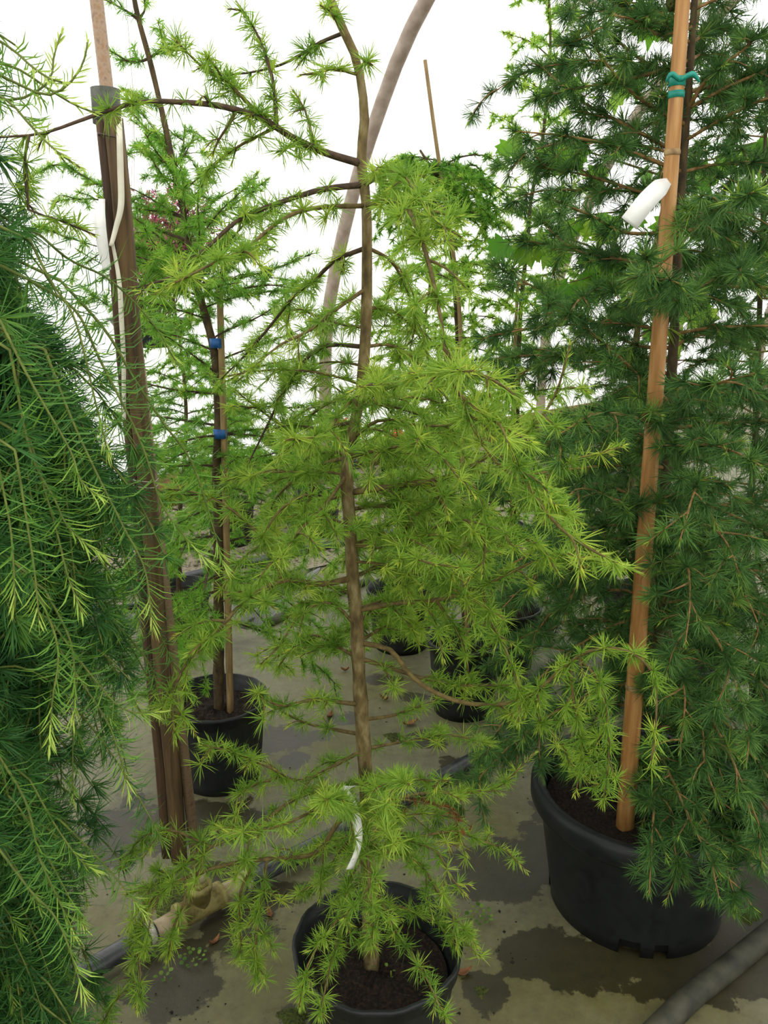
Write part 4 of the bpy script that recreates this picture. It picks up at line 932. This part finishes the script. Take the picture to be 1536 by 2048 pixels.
# ------------------------------------------------------------------ red flowering plants by the board
pet = np.array([(0, 0, 0), (.3, .2, .1), (.45, .7, .22), (0, 1, .3), (-.45, .7, .22), (-.3, .2, .1)])
fv = []; ff = []
for k in range(6):
    a = k * math.pi / 3; c_, s_ = math.cos(a), math.sin(a)
    fv += [(x * c_ - y * s_, x * s_ + y * c_, z) for x, y, z in pet]; ff += [(k * 6, k * 6 + i, k * 6 + i + 1) for i in range(1, 5)]
flower_me = mesh_from('flower', np.array(fv) * .045, [np.array(ff)], smooth=False); flower_me.materials.append(M['red_flower'])
FLOWER_POTS = []
for (u, v, s, nf, lab) in ((600, 885, .30, 16, 'red flowering pot plant in front of the board, next to the gravel end'), (688, 842, .34, 8, 'red flowering pot plant half hidden behind the bent trunk'),
                           (780, 862, .34, 12, 'red flowering pot plant right of the bent trunk'), (848, 856, .34, 12, 'red flowering pot plant in front of the board behind the slim larch')):
    # stand on the gravel just inside the board
    best = min((abs(pix(W(s, tt_, .45))[0] - u), tt_) for tt_ in np.linspace(-2, 4, 601))[1]
    p = W(s, best, .03); topz = min(max(P(u, v, p[1])[2], .4), .62)
    FLOWER_POTS.append(((p[0], p[1]), .106))
    T = thing('flowering_plant', tuple(p), lab, 'potted plant')
    MB().lathe([(0, 0), (.075, 0), (.1, .17), (.106, .17), (.106, .185), (.095, .185), (.09, .15), (0, .15)], p, 24).build('pot', M['pot'], T)
    ND = Needles(); k_ = 420; dd = norm(R.normal(size=(k_, 3)) * (1, 1, .7) + (0, 0, .3)); hh = topz - .05
    ND.put(p + UP * (.17 + (hh - .17) * .5) + dd * np.array((.15, .15, (hh - .17) * .55)) * R.uniform(.3, 1, (k_, 1)), norm(dd + .5 * R.normal(size=(k_, 3))), .1 * R.normal(size=(k_, 3)), R.uniform(.03, .06, k_), np.full(k_, .02), R.uniform(.1, .6, k_))
    n = link('foliage', ND.mesh('foliage', np.array(p), 3), M['larch_mid'], T); n['kind'] = 'stuff'
    MB().tube([p + UP * .14, p + UP * (hh - .02)], .006, 6).build('stem', M['twig'], T)
    for i in range(nf):
        fo = bpy.data.objects.new('flower', flower_me); COL.objects.link(fo); fo.parent = T
        an = R.uniform(0, 6.28); rr_ = .15 * math.sqrt(R.uniform(0, 1))
        fo.location = (rr_ * math.cos(an), rr_ * math.sin(an), hh + .03 - rr_ * .5 + R.uniform(-.02, .02)); fo.rotation_euler = (R.uniform(-.2, .9), R.uniform(-.5, .5), an); fo.scale = (1.1,) * 3

# ------------------------------------------------------------------ irrigation standpipe
tee = G(400, 1812, .045); pdir = norm((G(600, 1705) - G(285, 1880)) * (1, 1, 0)); pdir = pdir
IR = thing('irrigation_standpipe', (tee[0], tee[1], 0), 'rusty riser pipe strapped between brown boards on a mossy tee of the black water pipe', 'water pipe')
zc = UP * .0
def sec(a, b_, r, name, mat, sides=18, n=2):
    return MB().tube([tee + pdir * (a + (b_ - a) * k / (n - 1)) for k in range(n)], r, sides).build(name, mat, IR)
YT = tee[1]
rt = P(203, 60, YT + .03)
bb = MB().tube([tee - pdir * .062, tee - pdir * .05, tee - pdir * .05, tee + pdir * .05, tee + pdir * .05, tee + pdir * .062], [.034, .034, .03, .03, .034, .034], 18)
bb.tube([tee + UP * .0, tee + UP * .05, tee + UP * .05, tee + UP * .064], [.028, .028, .033, .033], 18)
bb.build('tee_fitting', M['brass'], IR)
MB().tube([tee + UP * .064, tee + UP * .076], .026, 6).build('bushing', M['brass'], IR, smooth=False)
MB().tube([tee + UP * .076, tee + UP * .094], .0225, 6).build('hex_nut', M['fitting'], IR, smooth=False)
for sg, ln in ((-1, .9), (1, 1.5)):
    MB().tube([tee + pdir * sg * .06, tee + pdir * sg * .10, tee + pdir * sg * .13], [.024, .022, .0235], 16).build('reducer', M['fitting'], IR)
    MB().tube([tee + pdir * sg * .125, tee + pdir * sg * .139], .0265, 18).build('hose_clamp', M['clamp'], IR)
    e = tee + pdir * sg * (.12 + ln)
    pp = spline([tee + pdir * sg * .12, tee + pdir * sg * .5 - UP * .016, tee + pdir * sg * (.12 + ln * .6) - UP * .018, e - UP * .018], .06)
    MB().tube(pp, .0245, 18).build('black_pipe', M['poly'], IR)
riser_top = P(186, -60, YT + .02)
base = tee + UP * .09
MB().tube([base, base + (riser_top - base) * 1.02], .0128, 14).build('riser_pipe', M['rust'], IR)
RD = norm(riser_top - base); ax_r = norm(np.cross(RD, (0, 1, 0)))
def on_riser(v_):
    tt_ = np.linspace(0, 1, 600)[:, None]; q = base + (riser_top - base) * tt_; return q[int(np.argmin(abs(pix(q)[:, 1] - v_)))]
def boards(u0, v0, w0, u1, v1, w1, Yf, th, name, mat, n=14, wob=.002):
    """a tapering board from pixel (u0, v0) down to (u1, v1); widths in metres."""
    a_, b2 = P(u0, v0, Yf), P(u1, v1, Yf); D_ = norm(b2 - a_); sx = norm(np.cross(D_, (0, 1, 0))); sx = sx if sx[0] > 0 else -sx; sy = np.array((0, 1, 0.0))
    v = []; fz = []
    for k in range(n):
        f = k / (n - 1); c = a_ + (b2 - a_) * f + sx * wob * math.sin(k * 1.3); w = w0 + (w1 - w0) * f
        bev = .004
        pts = [(-w / 2, bev), (-w / 2 + bev, 0), (w / 2 - bev, 0), (w / 2, bev), (w / 2, th), (-w / 2, th)]
        v += [c + sx * x_ + sy * y_ for x_, y_ in pts]
        if k: fz += [((k - 1) * 6 + j, (k - 1) * 6 + (j + 1) % 6, k * 6 + (j + 1) % 6, k * 6 + j) for j in range(6)]
    v += [a_ + sy * th / 2, b2 + sy * th / 2]; tt_ = [((j + 1) % 6, j, n * 6) for j in range(6)] + [((n - 1) * 6 + j, (n - 1) * 6 + (j + 1) % 6, n * 6 + 1) for j in range(6)]
    return MB().add(v, fz, tt_).build(name, mat, IR, smooth=False)
YF = YT - .02
boards(222, 232, .032, 358, 1730, .034, YF - .004, .022, 'board', M['wood'])['label'] = 'tan weathered board'
boards(199, 240, .018, 335, 1718, .026, YF + .004, .022, 'board', M['wood_dark'])['label'] = 'dark brown board'
boards(209, 240, .012, 345, 1700, .016, YF + .016, .03, 'board', M['wood_dark'])['label'] = 'dark strip standing in for the shaded gap between the boards'  # no third board: dark-coloured strip imitates the shade in the gap
ca, cb = P(210, 178, YT + .012), P(215, 248, YT + .012)
MB().tube([ca + (0, 0, .0), cb], .027, 18).build('sleeve', M['rubber'], IR)['label'] = 'grey rubber sleeve'
w0, w1 = P(196, 267, YF - .008), P(234, 276, YF - .010)
MB().tube(spline([w0 + (-.004, .04, 0), w0, (w0 + w1) / 2 + (0, -.002, 0), w1, w1 + (.004, .012, -.014), w1 + (.002, .04, -.012)], .004), .0018, 6).build('wire_tie', M['wire'], IR)
for v_ in (960, 972):
    q0, q1 = P(268, v_, YF - .008), P(305, v_ + 4, YF - .009)
    MB().tube(spline([q0 + (-.002, .04, 0), q0, q1, q1 + (.003, .04, 0)], .006), .0009, 5).build('wire_tie', M['clamp'], IR)

# white labels and tapes: thin strips with thickness
def strip(pts, w, mat, label, cat='label', name='plant_label', th=.0007, wdir=(1, 0, 0), tw=None):
    p = spline(np.array(pts), .006); T_ = norm(np.gradient(p, axis=0)); n = len(p); wd = np.tile(np.array(wdir, float), (n, 1))
    if tw is not None:
        a_ = np.interp(np.linspace(0, 1, n), np.linspace(0, 1, len(tw)), tw); wd = np.stack([np.cos(a_), np.sin(a_), 0 * a_], 1)
    wd = norm(wd - (wd * T_).sum(1, keepdims=True) * T_); nr = np.cross(T_, wd); ww = np.interp(np.linspace(0, 1, n), np.linspace(0, 1, len(np.atleast_1d(w))), np.atleast_1d(w))[:, None]
    v = np.stack([p - wd * ww / 2 - nr * th, p + wd * ww / 2 - nr * th, p + wd * ww / 2 + nr * th, p - wd * ww / 2 + nr * th], 1).reshape(-1, 3)
    q = [(k * 4 + j, k * 4 + (j + 1) % 4, k * 4 + 4 + (j + 1) % 4, k * 4 + 4 + j) for k in range(n - 1) for j in range(4)] + [(3, 2, 1, 0), tuple((n - 1) * 4 + j for j in range(4))]
    return tag(MB().add(v, q).build(name, mat, smooth=False), label, cat)
yy = YF - .012
strip([P(238, 232, yy + .02), P(239, 270, yy), P(241, 340, yy - .004), P(242, 410, yy - .004), P(232, 455, yy - .006), P(222, 492, yy - .01)], [.010, .012, .012, .008], M['cream_tape'], 'cream plastic tape hanging in a loop from the wooden irrigation post', 'tape', 'plastic_tape')
strip([P(224, 480, yy), P(238, 560, yy), P(243, 640, yy), P(247, 720, yy), P(248, 840, yy)], [.006, .010, .009, .008], M['cream_tape'], 'lower length of cream plastic tape running down the wooden irrigation post', 'tape', 'plastic_tape')
strip([P(204, 398, YF + .003), P(200, 440, yy - .004), P(205, 490, yy - .006), P(214, 540, yy - .004)], [.012, .022, .022, .016], M['white_tag'], 'white plastic tag pinned to the side of the wooden irrigation post')
strip([P(712, 1572, YB - .10), P(690, 1578, YB - .11), P(702, 1605, YB - .13), P(715, 1650, YB - .14), P(716, 1695, YB - .145), P(700, 1738, YB - .15)], [.012, .016, .016, .016], M['white_tag'], 'narrow white plastic label curling from the lower trunk of the bent larch', tw=[.2, .3, .5, .9, .6])
strip([P(1338, 362, YC - .10), P(1320, 375, YC - .14), P(1295, 400, YC - .17), P(1275, 425, YC - .18), P(1258, 447, YC - .18)], [.014, .034, .036, .036], M['white_tag'], 'wide white plastic label hanging from the bamboo cane', wdir=(.75, 0, -.66))

# ------------------------------------------------------------------ hoses on the floor
HOSES = []
def hose(pts, r, mat, label, name='hose'):
    p = spline([G(u, v, r * .92) for u, v in pts], .06); p[:, 2] += [gravel_z(x, y) for x, y, _ in p]; HOSES.append(p)
    return tag(MB().tube(p, r, 14).build(name, mat), label, 'hose')
hose([(1100, 2260), (1200, 2170), (1300, 2075), (1380, 1995), (1450, 1940), (1560, 1850), (1680, 1755), (1850, 1650)], .026, M['poly_dusty'], 'dusty grey hose on the cloth beside the large tub')
hose([(120, 1212), (200, 1198), (290, 1180), (420, 1150), (560, 1118), (640, 1100), (760, 1075), (900, 1045)], .024, M['poly'], 'black hose crossing the cloth along the gravel edge')
hose([(120, 1232), (200, 1224), (290, 1214), (420, 1190)], .010, M['poly'], 'thin black hose beside the bright puddles')
hose([(540, 1245), (600, 1215), (660, 1190), (740, 1160)], .02, M['poly_dusty'], 'short dusty hose beside the bright puddle')
hose([(880, 968), (1000, 935), (1100, 905), (1200, 880)], .02, M['poly_dusty'], 'grey hose lying far back near the film wall')
hose([(1060, 1112), (1150, 1094), (1260, 1084), (1400, 1074)], .02, M['poly'], 'black hose behind the bamboo cane and the dark larch')

# ------------------------------------------------------------------ weeds, moss, litter
wl = [(0, 0, 0)] + [(math.cos(a) * .5, .5 + math.sin(a) * .5, .06 * math.cos(2 * a)) for a in np.linspace(-math.pi / 2, 1.5 * math.pi, 9)[:-1]]
wleaf = mesh_from('leaf', np.array(wl) * .0105, [[(0, i, i + 1) for i in range(1, 8)]], smooth=False); wleaf.materials.append(M['weed'])
for u, v, n_, lab in ((388, 1925, 18, 'small rosette weed on the cloth below the mossy tee'), (300, 1918, 9, 'little weed under the end of the black water pipe'), (330, 1962, 7, 'tiny weed on the bare cloth below the mossy tee'),
                      (960, 1838, 20, 'clover weed on the cloth between the two large pots'), (782, 1952, 3, 'seedling with round leaves in the soil of the bent larch'), (745, 1935, 4, 'seedling by the trunk foot in the soil of the bent larch')):
    in_pot = 'soil' in lab; p = G(u, v, .212 if in_pot else .0)
    T = thing('weed', tuple(p), lab, 'weed')
    MB().tube([p - UP * .004, p + UP * .012], .0016, 5).build('stem', M['shoot'], T)
    for i in range(n_):
        lf = bpy.data.objects.new('leaf', wleaf); COL.objects.link(lf); lf.parent = T; a = i * 2.4; rr_ = .003 + .0058 * math.sqrt(i)
        lf.location = (rr_ * math.cos(a), rr_ * math.sin(a), .011 + R.uniform(0, .008)); lf.rotation_euler = (R.uniform(-.1, .5), R.uniform(-.3, .3), a - math.pi / 2); s = R.uniform(.7, 1.2) * (.8 if in_pot else 1); lf.scale = (s, s, s)
nc = 900
cu = R.uniform(150, 1536, nc); cv = R.uniform(1330, 2048, nc); cs = R.uniform(.0012, .0042, nc) * R.uniform(.6, 1.5, nc)
cc = np.array([G(a_, b2, .002) for a_, b2 in zip(cu, cv)]); vv = oc[None] * cs[:, None, None] * R.uniform(.5, 1.5, (nc, 6, 1)) * (1, 1, .5) + cc[:, None]
CRUMB = vv
def mound(u, v, r, h, mat, label, name, cat):
    p = G(u, v); seg = 22; v_ = [(p[0], p[1], h)]
    for k in range(1, 6):
        for j in range(seg):
            a = 2 * math.pi * j / seg; q = r * k / 5 * (1 + .25 * math.sin(3 * a + u) + .12 * math.sin(7 * a)); v_.append((p[0] + q * math.cos(a), p[1] + q * math.sin(a), h * (1 - (k / 5) ** 2) * R.uniform(.75, 1.25) - (.004 if k == 5 else 0)))
    t_ = [(0, 1 + j, 1 + (j + 1) % seg) for j in range(seg)]; q_ = [(1 + (k - 1) * seg + j, 1 + k * seg + j, 1 + k * seg + (j + 1) % seg, 1 + (k - 1) * seg + (j + 1) % seg) for k in range(1, 5) for j in range(seg)]
    return tag(MB().add(v_, q_, t_).build(name, mat), label, cat)
mound(590, 2038, .04, .012, M['moss'], 'dark moss cushion on the cloth beside the pot of the bent larch', 'moss_clump', 'moss')
mound(785, 1475, .035, .012, M['moss'], 'moss cushion on the cloth behind the bent trunk', 'moss_clump', 'moss')
mound(345, 1790, .09, .014, M['moss'], 'broad moss patch behind the mossy tee fitting', 'moss_clump', 'moss')
mound(962, 1985, .022, .008, M['moss'], 'small moss spot between the round pot and the large tub', 'moss_clump', 'moss')
mound(1490, 1835, .045, .01, M['moss'], 'moss patch on the cloth beside the large tub', 'moss_clump', 'moss')
def litter(u, v, l, a, label):
    p = G(u, v, .004); d = np.array((math.cos(a), math.sin(a), 0)); s_ = np.array((-d[1], d[0], 0)); vv = []; n_ = 7
    for k in range(n_):
        f = k / (n_ - 1); w = l * .22 * math.sin(math.pi * min(max(f, .04), .96)); c = p + d * l * (f - .5) + UP * (.012 * (2 * f - 1) ** 2)
        vv += [c - s_ * w + UP * .006, c - UP * .003, c + s_ * w + UP * .005]
    q = [(k * 3 + j, k * 3 + j + 1, k * 3 + 4 + j, k * 3 + 3 + j) for k in range(n_ - 1) for j in range(2)]
    o = MB().add(vv, q).build('dead_leaf', M['dead_leaf']); md = o.modifiers.new('thick', 'SOLIDIFY'); md.thickness = .0012
    return tag(o, label, 'dead leaf')
for u, v, l, a, lab in ((925, 1948, .045, .3, 'curled brown leaf on the cloth right of the round pot'), (768, 1398, .04, 2.6, 'brown leaf on the cloth close behind the bent trunk'), (820, 1448, .06, .4, 'pale dead leaf on the damp patch behind the bent trunk'),
                        (660, 1432, .05, 1.2, 'dark crumpled leaf on the cloth left of the bent trunk'), (690, 1340, .035, .1, 'small brown leaf on the dry cloth left of the bent trunk'), (430, 1885, .03, .9, 'small dead leaf on the wet cloth under the tee'), (540, 1830, .035, 2.0, 'dead leaf beside the black water pipe')):
    litter(u, v, l, a, lab)
p = G(1340 / 1, 1640, .285)
strip([P(1436, 1634, YC - .02), P(1440, 1640, YC - .03), P(1446, 1648, YC - .035)], [.008, .012, .006], M['white_tag'], 'small white scrap lying on the soil of the large tub', 'scrap', 'paper_scrap')
def scatter(vv, name, mat, label, cat):
    c = vv.mean(1); ok = np.ones(len(c), bool)
    for q, r in [((pt[1][0], pt[1][1]), pt[2]) for pt in POTS] + FLOWER_POTS: ok &= np.hypot(c[:, 0] - q[0], c[:, 1] - q[1]) > r + .025
    line = np.vstack([spline(h, .01)[:, :2] for h in HOSES] + [(tee + pdir * x_)[None, :2] for x_ in np.arange(-1.05, 1.65, .01)])
    for k in range(len(c)): ok[k] &= bool(((line - c[k, :2]) ** 2).sum(1).min() > .05 ** 2)
    vv = vv[ok]; n = len(vv)
    o = MB().add(vv.reshape(-1, 3), t=(of[None] + 6 * np.arange(n)[:, None, None]).reshape(-1, 3)).build(name, mat, smooth=False)
    return tag(o, label, cat, kind='stuff')
scatter(PEB, 'loose_gravel', M['gravel_stone'], 'loose grey gravel stones lying along the film wall', 'gravel')
scatter(CRUMB, 'soil_crumbs', M['soil'], 'dark soil crumbs scattered over the grey olive cloth', 'soil')
print('triangles', sum(len(o.data.polygons) for o in bpy.data.objects if o.type == 'MESH'), 'objects', len(bpy.data.objects), 'leaves', nleaf)
